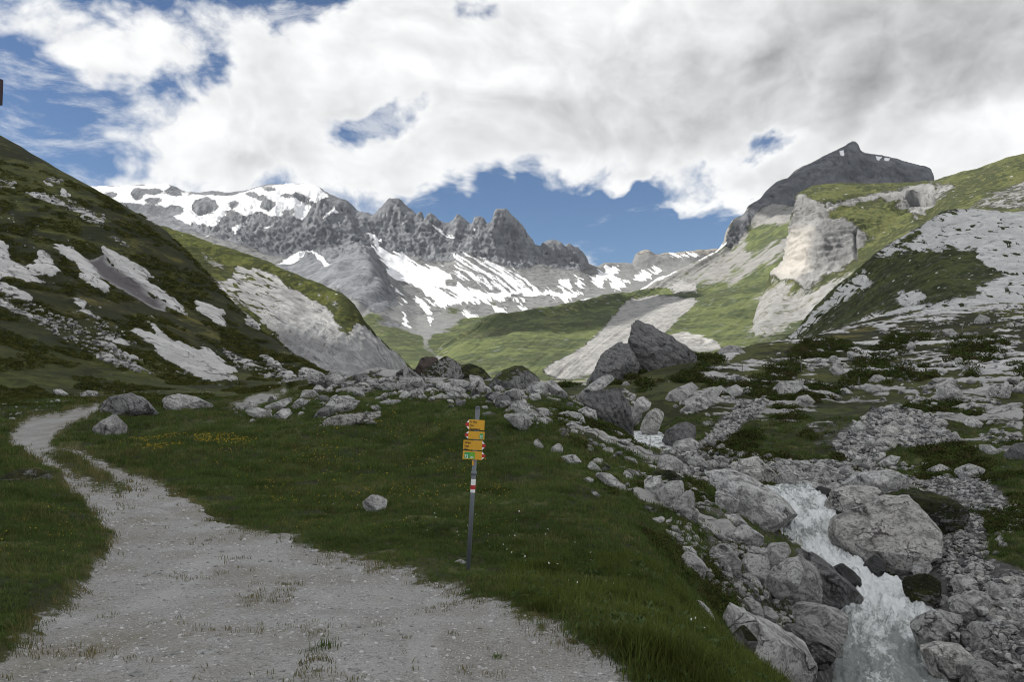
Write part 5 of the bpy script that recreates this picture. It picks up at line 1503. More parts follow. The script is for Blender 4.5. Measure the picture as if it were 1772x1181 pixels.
    ('dark tilted plank of rock at the left edge of the lower pool', 'dark', [(1341, 1089), (1375, 1089), (1416, 1103), (1441, 1120), (1440, 1139), (1412, 1147), (1389, 1127)], D(Y=17.6, thick=.6, strata=.02)),
    ('narrow slab lying along the dark plank of rock', 'grey', [(1389, 1083), (1416, 1089), (1460, 1120), (1456, 1129), (1429, 1123)], D(Y=18.6, thick=.5)),
    ('leaf shaped stone above the big pale slab at the bottom', 'pale', [(1284, 1034), (1294, 1030), (1318, 1052), (1321, 1071), (1301, 1067)], D(Y=16.6, thick=.6)),
    ('small wedge right of the leaf shaped stone', 'grey', [(1321, 1054), (1335, 1054), (1347, 1067), (1345, 1079), (1324, 1072)], D(Y=17.2)),
    ('big smooth pale slab sloping to the pool at the bottom of the picture', 'pale', [(1233, 1054), (1260, 1049), (1307, 1076), (1362, 1106), (1396, 1130), (1412, 1160), (1416, 1195), (1362, 1215), (1321, 1160), (1297, 1128), (1280, 1098), (1257, 1083)], D(Y=14.6, thick=.6, p=160, rough=.04, sink=.02)),
    ('moss covered lump on the grass edge above the big pale slab', 'moss', [(1267, 1105), (1287, 1082), (1311, 1106), (1306, 1119), (1280, 1119)], D(Y=12.6, p=40)),
    # right side of the stream
    ('pale table of rock on top of the boulders right of the falls', 'pale', [(1461, 841), (1483, 822), (1512, 816), (1542, 814), (1571, 822), (1573, 834), (1551, 842), (1512, 848), (1486, 848)], D(Y=31, thick=.7, p=160)),
    ('tilted tan slab under the pale table beside the falls', 'tan', [(1430, 879), (1444, 854), (1469, 844), (1500, 844), (1542, 843), (1547, 860), (1503, 874), (1478, 881), (1456, 899), (1432, 899)], D(Y=29, thick=.7, strata=.015, bed=(-.5, .2, .85))),
    ('largest boulder, veined pale limestone right of the lower falls', 'tan', [(1438, 908), (1470, 893), (1494, 879), (1528, 866), (1565, 862), (1595, 889), (1616, 916), (1616, 944), (1585, 962), (1555, 978), (1528, 992), (1507, 1001), (1484, 984), (1456, 952), (1443, 929)], D(Y=26.2, thick=.8, p=160, rough=.04, sink=.03)),
    ('grassy cushion growing over the right shoulder of the largest boulder', 'turf', [(1545, 876), (1560, 862), (1590, 856), (1630, 862), (1664, 880), (1662, 905), (1630, 915), (1600, 898), (1570, 890)], D(Y=27.2, p=30, rough=.08, sink=.2)),
    ('black wet rock under the overhang of the largest boulder', 'wet', [(1496, 978), (1514, 962), (1534, 976), (1530, 1000), (1508, 1004)], D(Y=24.6)),
    ('dark wet rock splitting the stream below the falls', 'wet', [(1442, 990), (1458, 976), (1472, 986), (1488, 1008), (1490, 1026), (1472, 1026), (1454, 1006)], D(Y=23.6)),
    ('dark wet boulder at the top right edge of the falls', 'wet', [(1405, 852), (1418, 842), (1436, 846), (1440, 864), (1415, 866)], D(Y=31)),
    ('bright white block lying above the mossy round boulder', 'pale', [(1579, 990), (1582, 977), (1612, 971), (1616, 980), (1603, 990), (1583, 994)], D(Y=24, thick=.6, p=160)),
    ('dark moss covered round boulder at the right edge of the rapids', 'turf', [(1564, 1011), (1577, 994), (1603, 992), (1620, 1005), (1624, 1027), (1610, 1048), (1595, 1054), (1579, 1039)], D(Y=22.6, p=30, rough=.09)),
    ('pale blocky rock above the right pile of boulders', 'pale', [(1646, 1009), (1661, 999), (1680, 995), (1691, 1005), (1680, 1022), (1659, 1033)], D()),
    ('pale stone between the mossy round boulder and the right pile', 'pale', [(1610, 1044), (1627, 1027), (1640, 1035), (1628, 1049)], D()),
    ('large smooth grey boulder at the right edge of the lower pool', 'grey', [(1581, 1091), (1607, 1067), (1637, 1052), (1657, 1061), (1660, 1072), (1648, 1100), (1648, 1114), (1603, 1118), (1590, 1112)], D(Y=20, p=160)),
    ('broad grey boulder behind the large smooth one in the right pile', 'grey', [(1639, 1050), (1659, 1033), (1683, 1024), (1704, 1025), (1714, 1039), (1699, 1067), (1689, 1078), (1661, 1070), (1650, 1058)], D(Y=21, p=160)),
    ('left of two upright slabs standing in the right pile', 'grey', [(1644, 1093), (1657, 1076), (1660, 1082), (1660, 1121), (1650, 1121)], D(Y=19.6)),
    ('right of two upright slabs standing in the right pile', 'grey', [(1660, 1082), (1672, 1076), (1677, 1087), (1672, 1123), (1661, 1121)], D(Y=19.6)),
    ('round shouldered boulder right of the two upright slabs', 'grey', [(1676, 1099), (1687, 1082), (1712, 1083), (1719, 1102), (1730, 1128), (1719, 1144), (1697, 1144), (1682, 1127)], D(Y=19.3, p=40)),
    ('flat brownish boulder dipping into the pool below the large smooth one', 'tan', [(1599, 1132), (1627, 1119), (1659, 1121), (1688, 1136), (1680, 1152), (1644, 1166), (1612, 1160)], D(Y=18.9, p=160)),
    ('low grey boulder on the bottom right edge of the pool', 'grey', [(1652, 1166), (1670, 1156), (1697, 1147), (1713, 1154), (1742, 1162), (1743, 1178), (1697, 1190), (1659, 1188)], D(Y=18.2, p=160)),
    ('angular block above the low grey boulder at the bottom right', 'grey', [(1715, 1149), (1741, 1128), (1754, 1143), (1748, 1162), (1730, 1162)], D(Y=18.8)),
    ('grey boulder at the top of the right pile', 'grey', [(1715, 1016), (1734, 1010), (1748, 1024), (1744, 1040), (1723, 1047), (1712, 1033)], D()),
    ('grey rock in the bottom right corner of the picture', 'grey', [(1747, 1166), (1772, 1158), (1795, 1165), (1795, 1195), (1745, 1190)], D(Y=18)),
    ('oblong stone near the right border beside the top of the pile', 'grey', [(1749, 1040), (1755, 1025), (1768, 1018), (1776, 1028), (1770, 1042)], D()),
    # right bank further up
    ('pale cracked outcrop peak high on the right bank', 'pale', [(1624, 692), (1626, 672), (1646, 657), (1663, 679), (1664, 692), (1645, 696)], D(p=160)),
    ('pale round backed rock right of the cracked outcrop', 'pale', [(1706, 690), (1714, 672), (1730, 664), (1749, 667), (1745, 685), (1725, 691)], D()),
    ('grey boulder at the right border beside the round backed rock', 'grey', [(1751, 678), (1772, 659), (1792, 665), (1787, 682), (1765, 684)], D()),
    ('layered slab outcrop in the dark grass in the middle of the right bank', 'grey', [(1328, 685), (1351, 660), (1389, 659), (1390, 670), (1364, 684), (1341, 694)], D(thick=.4, strata=.012, base=(1350, 688))),
    ('pale curved rock rib in the grass right of the scree', 'pale', [(1602, 817), (1626, 804), (1648, 815), (1640, 823), (1612, 824)], D()),
    ('grey ledge right of the pale curved rib', 'grey', [(1653, 817), (1680, 804), (1702, 811), (1692, 830), (1665, 828)], D()),
    ('long pale flat stone in the grass at the far right', 'pale', [(1690, 772), (1714, 771), (1732, 784), (1714, 790)], D(thick=.5)),
    ('dark rounded outcrop at the right border below the pale flat stone', 'dark', [(1740, 790), (1758, 768), (1785, 765), (1795, 790), (1760, 798)], D()),
    ('square grey block above the scree on the right bank', 'grey', [(1643, 752), (1656, 746), (1662, 765), (1644, 763)], D()),
    ('tan block in the middle of the scree', 'tan', [(1524, 742), (1548, 733), (1553, 756), (1528, 757)], D()),
    ('brown sided block in the lower scree', 'tan', [(1517, 766), (1536, 757), (1556, 760), (1545, 777), (1521, 777)], D()),
    ('grey wedge at the left edge of the scree', 'grey', [(1473, 748), (1487, 727), (1498, 741), (1482, 752)], D()),
    ('rounded block below the scree next to the pale table rock', 'grey', [(1466, 806), (1480, 796), (1497, 794), (1499, 810), (1475, 818)], D()),
    ('long narrow rock pointing down from the scree to the pale table', 'grey', [(1511, 812), (1531, 797), (1548, 782), (1558, 782), (1556, 794), (1535, 812)], D(thick=.5)),
    ('little pale knob of rock standing up high on the right bank', 'pale', [(1569, 604), (1573, 592), (1580, 592), (1585, 602), (1578, 607)], D()),
    ('grey rocky knoll at the far left end of the right bank ridge', 'grey', [(1236, 625), (1245, 606), (1262, 598), (1284, 601), (1290, 612), (1262, 624)], D(Y=108, strata=.02)),
    ('pale stone by the far bank above the layered outcrop', 'pale', [(1435, 640), (1444, 630), (1456, 632), (1460, 645), (1445, 650)], D()),
]
HEROES = []
_stop = {'standing', 'rising', 'leaning', 'resting', 'lying', 'running', 'perched', 'directly', 'slanting', 'just', 'wedged', 'on', 'in', 'at', 'with', 'left', 'right', 'below', 'above', 'beside', 'behind', 'between', 'under', 'of', 'tucked',
         'inside', 'alone', 'half', 'sloping', 'peeling', 'along', 'growing', 'over', 'jutting', 'splitting', 'pointing', 'by', 'dipping', 'like'}
for lab, mt, out, kw in BOULDERS:
    boulder(lab, mt, out, **kw)
    w = lab.split()
    n = next((i for i, x in enumerate(w) if x.strip(',') in _stop and i >= 3), min(len(w), 6))
    o_ = np.array(out, float)
    HEROES.append((' '.join(w[:n]).rstrip(','), o_[:, 0].mean(), o_[:, 1].mean()))
# ------------------------------------------------------------------ loose rocks, rubble and gravel
def proto(seed, flat, sub=2, p=160.0):
    r = np.random.default_rng(seed)
    a = np.sort(r.uniform(0, 2 * math.pi, 7))
    pts = np.stack([np.cos(a) * r.uniform(.75, 1, 7), np.sin(a) * r.uniform(.6, 1, 7) * flat], 1) * .5
    pts = np.concatenate([pts, [[-.5, 0], [.5, 0], [0, .5 * flat], [0, -.5 * flat]]])
    v, f = stone(hull(pts), r.uniform(.6, .9), seed, sub, p, 0.05)
    return v, f


PROTO = [proto(100 + i, [.5, .7, .4, .85, .6, .35, .75, .5][i]) for i in range(8)]
PMESH = {}


def pmesh(i, mat, name):
    if (i, mat, name) not in PMESH:
        me = mesh_np(name, PROTO[i][0], PROTO[i][1], None, smooth=False)
        me.materials.append(RM[mat])
        PMESH[(i, mat, name)] = me
    return PMESH[(i, mat, name)]


def in_poly(poly, n, r):
    a = np.array(poly, float)
    out = []
    while len(out) < n:
        q = r.uniform(a.min(0), a.max(0), (n * 3, 2))
        s = polysd(q[:, 0], q[:, 1], a)
        out += [tuple(x) for x in q[s > 0]]
    return out[:n]


ZONES = [  # outline, rocks, size in pixels, materials, label, group
    ([(540, 655), (640, 645), (780, 668), (930, 665), (975, 690), (940, 745), (880, 725), (700, 692), (560, 700)], 40, (10, 28), ('grey', 'grey', 'pale', 'dark'), 'small loose rock strewn along the crest of the knoll', 'loose rocks on the knoll crest'),
    ([(395, 700), (560, 685), (665, 705), (640, 745), (420, 735)], 18, (5, 11), ('pale', 'grey'), 'small stone in the grass around the meadow rock cluster', 'stones around the meadow rock cluster'),
    ([(960, 720), (1060, 760), (1150, 795), (1240, 880), (1330, 1030), (1290, 1080), (1180, 960), (1080, 860), (980, 780)], 48, (7, 20), ('grey', 'pale', 'grey', 'moss'), 'loose rock on the rough left side of the stream gully', 'loose rocks on the left side of the gully'),
    ([(1225, 775), (1340, 800), (1480, 805), (1600, 840), (1480, 858), (1400, 848), (1300, 800)], 40, (7, 19), ('grey', 'grey', 'pale', 'dark'), 'angular rock in the jumble above the falls', 'rocks jumbled above the falls'),
    (SCREE[0][0], 42, (7, 17), ('grey', 'grey', 'pale', 'tan'), 'loose block on the large scree patch of the right bank', 'blocks of the large scree patch'),
    (SCREE[1][0], 20, (6, 13), ('grey', 'dark', 'pale'), 'loose block on the narrow scree strip right of the upper pool', 'blocks of the narrow scree strip'),
    ([(1640, 1010), (1772, 1000), (1790, 1181), (1700, 1181), (1660, 1150), (1720, 1080), (1650, 1040)], 44, (9, 24), ('grey', 'grey', 'pale', 'tan'), 'small rock in the boulder pile right of the lower pool', 'rocks of the pile right of the pool'),
    ([(1230, 640), (1420, 600), (1772, 545), (1790, 790), (1640, 780), (1640, 720), (1500, 690), (1340, 720), (1240, 690)], 40, (8, 22), ('pale', 'grey'), 'pale stone dotted over the dark grass of the right bank', 'stones dotted over the right bank'),
    ([(0, 690), (150, 680), (420, 672), (540, 655), (400, 690), (120, 705), (0, 760)], 12, (4, 9), ('pale', 'grey'), 'small pale stone at the foot of the left hillside', 'stones at the foot of the hillside'),
]


LABELLED = []


def tell_apart(items):
    """things that still share a label are told apart by their order from left to right"""
    by = {}
    for px, o in items:
        by.setdefault(o['label'], []).append((px, o))
    for lab, L in by.items():
        if len(L) < 2:
            continue
        L.sort(key=lambda q: q[0])
        words = {2: ('left one', 'right one'), 3: ('left one', 'middle one', 'right one')}.get(len(L)) or tuple('%s from left' % w for w in ('first', 'second', 'third', 'fourth', 'fifth', 'sixth', 'seventh', 'eighth')[:len(L)])
        for (px, o), w in zip(L, words):
            o['label'] = lab + ', ' + w


def scatter_rocks():
    r = np.random.default_rng(21)
    for poly, n, (s0, s1), mats, lab, grp in ZONES:
        for px, py in in_poly(poly, n, r):
            h = hit(px, py)
            s = (s0 * 1.3 + (s1 * 1.45 - s0) * r.random() ** 1.4) * h[1] / F
            i = int(r.integers(8))
            mt = mats[int(r.integers(len(mats)))]
            spx = s * F / h[1]
            # told apart by colour, size and the nearest large boulder
            hn = min(HEROES, key=lambda q: math.hypot(q[1] - px, q[2] - py))
            dx, dy = px - hn[1], py - hn[2]
            side = ('right of' if dx > 0 else 'left of') if abs(dx) > abs(dy) else ('below' if dy > 0 else 'above')
            size = 'tiny' if spx < 9 else 'small' if spx < 14 else 'mid-sized' if spx < 20 else 'larger'
            tone = {'pale': 'pale', 'grey': 'grey', 'dark': 'dark', 'tan': 'tan', 'moss': 'mossy'}[mt]
            far = 'close' if math.hypot(dx, dy) < 25 else 'some way'
            flat = ' flat' if i in (2, 5) else ' blocky' if i in (3, 6) else ''
            o = link('rock', pmesh(i, mt, 'rock'), None, label='%s %s%s rock %s %s the %s' % (size, tone, flat, far, side, hn[0]), cat='rock', group=grp)
            o.location = (h[0], h[1], h[2] + s * .12)
            LABELLED.append((px, o))
            o.scale = (s, s, s)
            o.rotation_euler = (r.normal(0, .25), r.normal(.38, .25), r.normal(0, .6) + (3.14 if r.random() < .3 else 0))


scatter_rocks()


def instancer(name, pts, rots, scls, me, label=None, cat=None, kind='stuff'):
    """one object that repeats a small mesh at many points (for what nobody could count)"""
    src = bpy.data.objects.new(name + '_piece', me)
    m = bpy.data.meshes.new(name)
    m.vertices.add(len(pts))
    m.vertices.foreach_set('co', np.asarray(pts, np.float32).ravel())
    a = m.attributes.new('rot', 'FLOAT_VECTOR', 'POINT')
    a.data.foreach_set('vector', np.asarray(rots, np.float32).ravel())
    a = m.attributes.new('scl', 'FLOAT_VECTOR', 'POINT')
    sc = np.asarray(scls, np.float32)
    if sc.ndim == 1:
        sc = np.repeat(sc[:, None], 3, 1)
    a.data.foreach_set('vector', sc.ravel())
    g = bpy.data.node_groups.new(name, 'GeometryNodeTree')
    g.interface.new_socket('Geometry', in_out='INPUT', socket_type='NodeSocketGeometry')
    g.interface.new_socket('Geometry', in_out='OUTPUT', socket_type='NodeSocketGeometry')
    gi, go = g.nodes.new('NodeGroupInput'), g.nodes.new('NodeGroupOutput')
    oi = g.nodes.new('GeometryNodeObjectInfo')
    oi.inputs['Object'].default_value = src
    ip = g.nodes.new('GeometryNodeInstanceOnPoints')
    for nm, sk in (('rot', 'Rotation'), ('scl', 'Scale')):
        na = g.nodes.new('GeometryNodeInputNamedAttribute')
        na.data_type = 'FLOAT_VECTOR'
        na.inputs['Name'].default_value = nm
        if sk == 'Rotation':
            er = g.nodes.new('FunctionNodeEulerToRotation')
            g.links.new(na.outputs['Attribute'], er.inputs[0])
            g.links.new(er.outputs[0], ip.inputs['Rotation'])
        else:
            g.links.new(na.outputs['Attribute'], ip.inputs['Scale'])
    g.links.new(gi.outputs[0], ip.inputs['Points'])
    g.links.new(oi.outputs['Geometry'], ip.inputs['Instance'])
    g.links.new(ip.outputs[0], go.inputs[0])
    o = link(name, m, None, label=label, cat=cat, kind=kind)
    md = o.modifiers.new('repeat', 'NODES')
    md.node_group = g
    return o


RUBBLE = [  # outline, pieces, size range in pixels, how strongly it gathers in patches
    (ZONES[0][0], 1000, 3, 22, .4), (ZONES[1][0], 160, 2, 9, 0), (ZONES[2][0], 1300, 2, 19, .5), (ZONES[3][0], 1400, 3, 20, 0), (SCREE[0][0], 2800, 2, 13, 0), (SCREE[1][0], 1300, 2, 11, 0),
    (ZONES[6][0], 1600, 3, 22, 0), (ZONES[7][0], 4500, 1.5, 12, .7), (ZONES[8][0], 160, 1.5, 5, 0), (SCREE[2][0], 1300, 2, 11, 0), (SCREE[4][0], 800, 3, 18, 0), (SCREE[6][0], 600, 3, 16, 0),
    ([(1480, 800), (1790, 810), (1790, 1000), (1640, 970), (1600, 860)], 1300, 2, 15, .8), ([(1090, 775), (1240, 780), (1340, 820), (1260, 850), (1150, 830)], 1000, 3, 19, .2),
    ([(1160, 640), (1300, 620), (1320, 690), (1240, 740), (1150, 730)], 600, 2, 12, .9), ([(980, 690), (1090, 660), (1100, 700), (1000, 740)], 300, 2, 14, .3),
    ([(1240, 930), (1340, 950), (1420, 1060), (1380, 1110), (1260, 1060)], 500, 3, 17, 0), ([(1460, 590), (1620, 540), (1790, 525), (1790, 580), (1600, 600), (1480, 625)], 900, 1.5, 8, .5),
]


RUBBLE += [(q_, 40 + int(.012 * (np.ptp(np.array(q_)[:, 0]) * np.ptp(np.array(q_)[:, 1]))), 2, 9, 0) for q_, w_ in SLAB if w_ < .82]
RUBBLE += [([(1772, 1000), (1950, 980), (1950, 1200), (1772, 1200)], 600, 3, 20, 0), ([(1772, 560), (1950, 545), (1950, 980), (1772, 980)], 900, 2, 14, .6)]
RUBBLE += [([(1590, 940), (1700, 930), (1720, 1000), (1640, 1010)], 600, 3, 15, 0), ([(0, 540), (250, 640), (560, 655), (420, 560), (200, 420), (0, 330)], 700, 1.5, 6, .8)]


def rubble():
    r = np.random.default_rng(5)
    bins = {}
    mats = ('grey', 'grey', 'pale', 'tan', 'dark')
    for poly, k, s0, s1, gather in RUBBLE:
        for px, py in in_poly(poly, k, r):
            h = hit(px, py)
            if gather > 0 and fbm(np.array([[h[0] / (h[1] * .05), h[1] / (h[1] * .05) + h[1] / 4, 2.2]]), 2)[0] < gather * .22 * r.normal(1, .5):
                continue
            s = (s0 + (s1 * 1.25 - s0) * r.random() ** 2.2) * h[1] / F
            bins.setdefault((int(r.integers(5)), mats[int(r.integers(5))]), []).append((*h, s))
    for (i, mt), L in bins.items():
        L = np.array(L)
        n = len(L)
        rot = np.stack([r.normal(0, .3, n), r.normal(.38, .3, n), r.normal(0, .7, n) + np.where(r.random(n) < .4, 3.14, 0)], 1)
        me = mesh_np('rubble_stone', *proto(300 + i, (.6, .4, .75, .35, .5)[i], 2 if i < 3 else 1), None, smooth=False)
        me.materials.append(RM[mt])
        p = L[:, :3].copy()
        p[:, 2] += L[:, 3] * .10
        instancer('rubble', p, rot, L[:, 3], me, label='small angular rubble lying between the larger rocks', cat='rubble')


rubble()


def gravel():
    r = np.random.default_rng(9)
    m, N = new_mat('gravel_stone')
    rnd = N.n('ShaderNodeObjectInfo').outputs['Random']
    c = N.mix(rnd, (0.22, 0.215, 0.205), (0.52, 0.515, 0.50))
    N.out(c, 0.9, None, 0.2)
    n = 14000
    az = r.uniform(math.radians(-36), math.radians(16), n * 3)
    rr = np.exp(r.uniform(math.log(4.3), math.log(38), n * 3))
    x, y = np.sin(az) * rr, np.cos(az) * rr
    ok = gz(x, y, a_path) + r.normal(0, .12, n * 3) > 0.5
    # coarser, stonier along the right side of the track
    x, y, rr = x[ok][:n], y[ok][:n], rr[ok][:n]
    s = np.clip(r.lognormal(-0.1, .65, len(x)), .3, 4.5) * 0.0135 * np.clip(rr / 8, .8, 2.0)
    z = gz(x, y)
    rot = np.stack([r.normal(0, .3, len(x)), r.normal(0, .3, len(x)), r.uniform(0, 6.28, len(x))], 1)
    for i in range(3):
        sel = np.arange(len(x)) % 3 == i
        me = mesh_np('gravel_piece', *proto(400 + i, .55, 1), None, smooth=False)
        me.materials.append(m)
        instancer('gravel', np.stack([x, y, z + s * .08], 1)[sel], rot[sel], s[sel], me, label='loose pale gravel scattered over the track', cat='gravel')
    # larger flat stones one can pick out
    FL = [(355, 1132, 40), (300, 1135, 30), (240, 1168, 34), (330, 990, 26), (268, 993, 24), (305, 886, 18), (240, 848, 30), (590, 985, 18), (545, 955, 20), (610, 1165, 22), (410, 1178, 24), (455, 1181, 26),
          (520, 1008, 12), (12, 1105, 18), (98, 1091, 12), (250, 1120, 14), (365, 1110, 24), (525, 955, 14), (610, 975, 12), (560, 860, 8), (195, 867, 10), (830, 1090, 9), (950, 1104, 10), (160, 890, 10), (115, 962, 10), (60, 920, 9)]
    for px, py, w in FL:
        h = hit(px, py)
        s = w * h[1] / F
        o = link('flat_stone', pmesh(5, 'pale', 'flat_stone'), None, label='%s pale flat stone, %s of the %s track' % ('broad' if w > 28 else 'small' if w < 13 else 'middling', 'left' if px < 250 else 'right' if px > 500 else 'middle', 'nearest' if py > 1100 else 'far' if py < 900 else 'middle'), cat='stone', group='flat stones of the track')
        o.location = h
        LABELLED.append((px, o))
        o.scale = (s, s, s * .55)
        o.rotation_euler = (0, 0, r.uniform(-.6, .6))


gravel()
tell_apart(LABELLED)
# ------------------------------------------------------------------ water
def water_material():
    m, N = new_mat('stream_water')
    p = N.pos()
    foam = N.attr('foam')
    fl = N.comb(N.attr('fu'), N.attr('fv'), 0.0)
    wob = N.noise(fl, 1.6, 3, .55)
    flw = N.vm('ADD', fl, N.vm('SCALE', N.comb(wob, wob, 0.0), scale=.7))
    st = N.noise(N.vm('MULTIPLY', flw, (3.4, 0.9, 1.0)), 1.5, 8, 0.70)     # strands along the flow
    cur = N.noise(N.vm('MULTIPLY', flw, (1.3, 0.8, 1.0)), 1.2, 5, 0.6)
    fi = N.noise(p, 11.0, 6, 0.7)
    f = N.ss(N.m('ADD', N.m('ADD', N.m('ADD', foam, N.m('MULTIPLY', N.m('SUBTRACT', st, .5), 1.9)), N.m('MULTIPLY', N.m('SUBTRACT', cur, .5), 1.1)), N.m('MULTIPLY', N.m('SUBTRACT', fi, .5), 0.8)), 0.30, 0.86)
    c = N.mix(f, (0.29, 0.315, 0.305), (0.90, 0.925, 0.93))
    rg = N.m('ADD', 0.10, N.m('MULTIPLY', f, 0.55))
    h = N.m('ADD', N.m('MULTIPLY', st, 0.7), N.m('MULTIPLY', fi, 0.3))
    N.out(c, rg, N.bump(h, 1.0, 0.20), 0.5)
    return m


M_WATER = water_material()


def water(name, rows, nu, nv, foamf, amp):
    L = [[(l + (r_ - l) * t, y, Y) for t in (0, .25, .5, .75, 1)] for l, r_, y, Y in rows]
    g = loft(L, np.linspace(0, 1, len(L)), nu, nv)
    v = g.reshape(-1, 3)
    wid = np.linalg.norm(g[:, -1] - g[:, 0], axis=1)
    fu = (np.linspace(-.5, .5, nu)[None, :] * wid[:, None]).ravel()
    mid = g[:, nu // 2]
    fv = np.repeat(np.concatenate([[0], np.cumsum(np.linalg.norm(np.diff(mid, axis=0), axis=1))]), nu)
    px, py = proj(v)
    fo = foamf(px, py)
    a = amp * (0.25 + fo)
    v[:, 2] += a * fbm(v / np.array([.55, .8, .8]), 4) + 0.5 * a * (fbm(v / .22, 3, ridged=True) - .3)
    return link(name, mesh_np(name, v, grid_faces(nv, nu), {'foam': fo, 'fu': fu, 'fv': fv}), M_WATER, kind='structure')


def foam_low(px, py):
    f = np.interp(py, [840, 856, 870, 960, 985, 1005, 1040, 1070, 1100, 1140, 1200], [.42, .60, .72, .82, .82, .88, .80, .68, .54, .40, .28])
    f = f - 0.35 * np.clip((1500 - px) / 60, 0, 1) * (py > 1060)
    dark = np.exp(-((px - 1403) / 14) ** 2 - ((py - 873) / 10) ** 2) + .8 * np.exp(-((px - 1395) / 22) ** 2 - ((py - 925) / 13) ** 2) + .8 * np.exp(-((px - 1548) / 14) ** 2 - ((py - 1100) / 12) ** 2)
    return np.clip(f - 0.45 * dark, 0, 1)


water('stream', [(1270, 1400, 843, 33.5), (1325, 1418, 853, 31), (1343, 1434, 868, 29.8), (1345, 1445, 885, 28.8), (1340, 1450, 905, 27.8), (1355, 1455, 930, 26.8), (1385, 1470, 955, 25.9), (1410, 1500, 980, 25), (1430, 1535, 1000, 24.3),
                 (1450, 1580, 1015, 23.6), (1440, 1610, 1035, 22.8), (1430, 1630, 1060, 22), (1400, 1640, 1090, 21.2), (1385, 1660, 1130, 20.2), (1375, 1700, 1181, 18.6), (1370, 1730, 1240, 17.2)], 110, 240, foam_low, .34)
water('upper_stream', [(1090, 1140, 747, 56), (1084, 1155, 757, 52), (1080, 1168, 766, 48.5), (1075, 1190, 780, 45.5), (1090, 1210, 790, 43)], 60, 60, lambda px, py: np.full(px.shape, .62), .10)


def lake():
    zl = EZ - 2.35
    bm_v = np.array([(-60, 150, zl), (140, 150, zl), (140, 420, zl), (-60, 420, zl)], float)
    link('lake', mesh_np('lake', bm_v, [[0, 1, 2, 3]], {'foam': np.zeros(4)}, False), lake_mat(), kind='structure')
    # mud and gravel flats just clear of the water
    r = np.random.default_rng(3)
    for k, (cx, cy, rx, ry) in enumerate(((16, 318, 26, 6), (22, 290, 24, 3.5), (12, 268, 16, 2.5), (30, 250, 16, 2.5), (20, 335, 40, 5))):
        a = np.linspace(0, 2 * math.pi, 40, endpoint=False)
        w = 1 + .18 * np.sin(3 * a + k) + .1 * np.sin(7 * a)
        ring = np.stack([cx + rx * w * np.cos(a), cy + ry * w * np.sin(a), np.full(40, zl - .03)], 1)
        inner = np.stack([cx + .6 * rx * w * np.cos(a), cy + .6 * ry * w * np.sin(a), np.full(40, zl + .18)], 1)
        v = np.concatenate([ring, inner, [[cx, cy, zl + .25]]])
        f = [[i, (i + 1) % 40, 40 + (i + 1) % 40, 40 + i] for i in range(40)]
        me = bpy.data.meshes.new('gravel_flat')
        me.from_pydata(v.tolist(), [], f + [[40 + i, 40 + (i + 1) % 40, 80] for i in range(40)])
        link('gravel_flat', me, M_FLAT, kind='structure')


def lake_mat():
    m, N = new_mat('lake_water')
    n = N.noise(N.pos(), 0.8, 4, .6)
    N.out((0.10, 0.115, 0.10), 0.08, N.bump(n, .15, .2), 0.5)
    return m


def flat_mat():
    m, N = new_mat('gravel_flat')
    n = N.noise(N.pos(), 0.35, 5, .65)
    N.out(N.mix(N.ss(n, .4, .62), (0.075, 0.085, 0.035), (0.26, 0.25, 0.22)), .95)
    return m


M_FLAT = flat_mat()
lake()


# ------------------------------------------------------------------ signpost
def flat_mat2(name, col, rough=.5, metal=0.0):
    m, N = new_mat(name)
    n = N.noise(N.pos(), 30.0, 4, .6)
    c = N.mix(N.m('MULTIPLY', N.ss(n, .45, .7), .25), col, tuple(x * .6 for x in col))
    N.out(c, rough, None, .4, Metallic=metal)
    return m


M_POST = flat_mat2('galvanised_steel', (0.15, 0.168, 0.185), .55, .3)
M_YEL = flat_mat2('yellow_enamel', (0.62, 0.33, 0.022), .45)
M_WHITE = flat_mat2('white_enamel', (0.78, 0.78, 0.77), .45)
M_RED = flat_mat2('red_enamel', (0.42, 0.022, 0.025), .45)
M_GREEN = flat_mat2('green_enamel', (0.045, 0.32, 0.10), .45)
M_LIME = flat_mat2('light_green_enamel', (0.13, 0.38, 0.035), .45)
M_BLACK = flat_mat2('black_lettering', (0.015, 0.015, 0.015), .6)


def tube(p0, p1, r0, r1, n=16, cap=True):
    p0, p1 = np.array(p0, float), np.array(p1, float)
    d = (p1 - p0) / np.linalg.norm(p1 - p0)
    a = np.cross(d, [0, 1, 0]) if abs(d[1]) < .9 else np.cross(d, [1, 0, 0])
    a /= np.linalg.norm(a)
    b = np.cross(d, a)
    t = np.linspace(0, 2 * math.pi, n, endpoint=False)
    c = np.cos(t)[:, None] * a + np.sin(t)[:, None] * b
    v = np.concatenate([p0 + r0 * c, p1 + r1 * c])
    f = [[i, (i + 1) % n, n + (i + 1) % n, n + i] for i in range(n)]
    if cap:
        f += [list(range(n))[::-1], list(range(n, 2 * n))]
    me = bpy.data.meshes.new('tube')
    me.from_pydata(v.tolist(), [], f)
    for q in me.polygons:
        q.use_smooth = len(q.vertices) == 4
    return me


def prism(outline, y0, y1):
    n = len(outline)
    v = [(x, y0, z) for x, z in outline] + [(x, y1, z) for x, z in outline]
    f = [list(range(n)), list(range(2 * n - 1, n - 1, -1))] + [[i, i + n, (i + 1) % n + n, (i + 1) % n] for i in range(n)]
    me = bpy.data.meshes.new('plate')
    me.from_pydata(v, [], f)
    return me


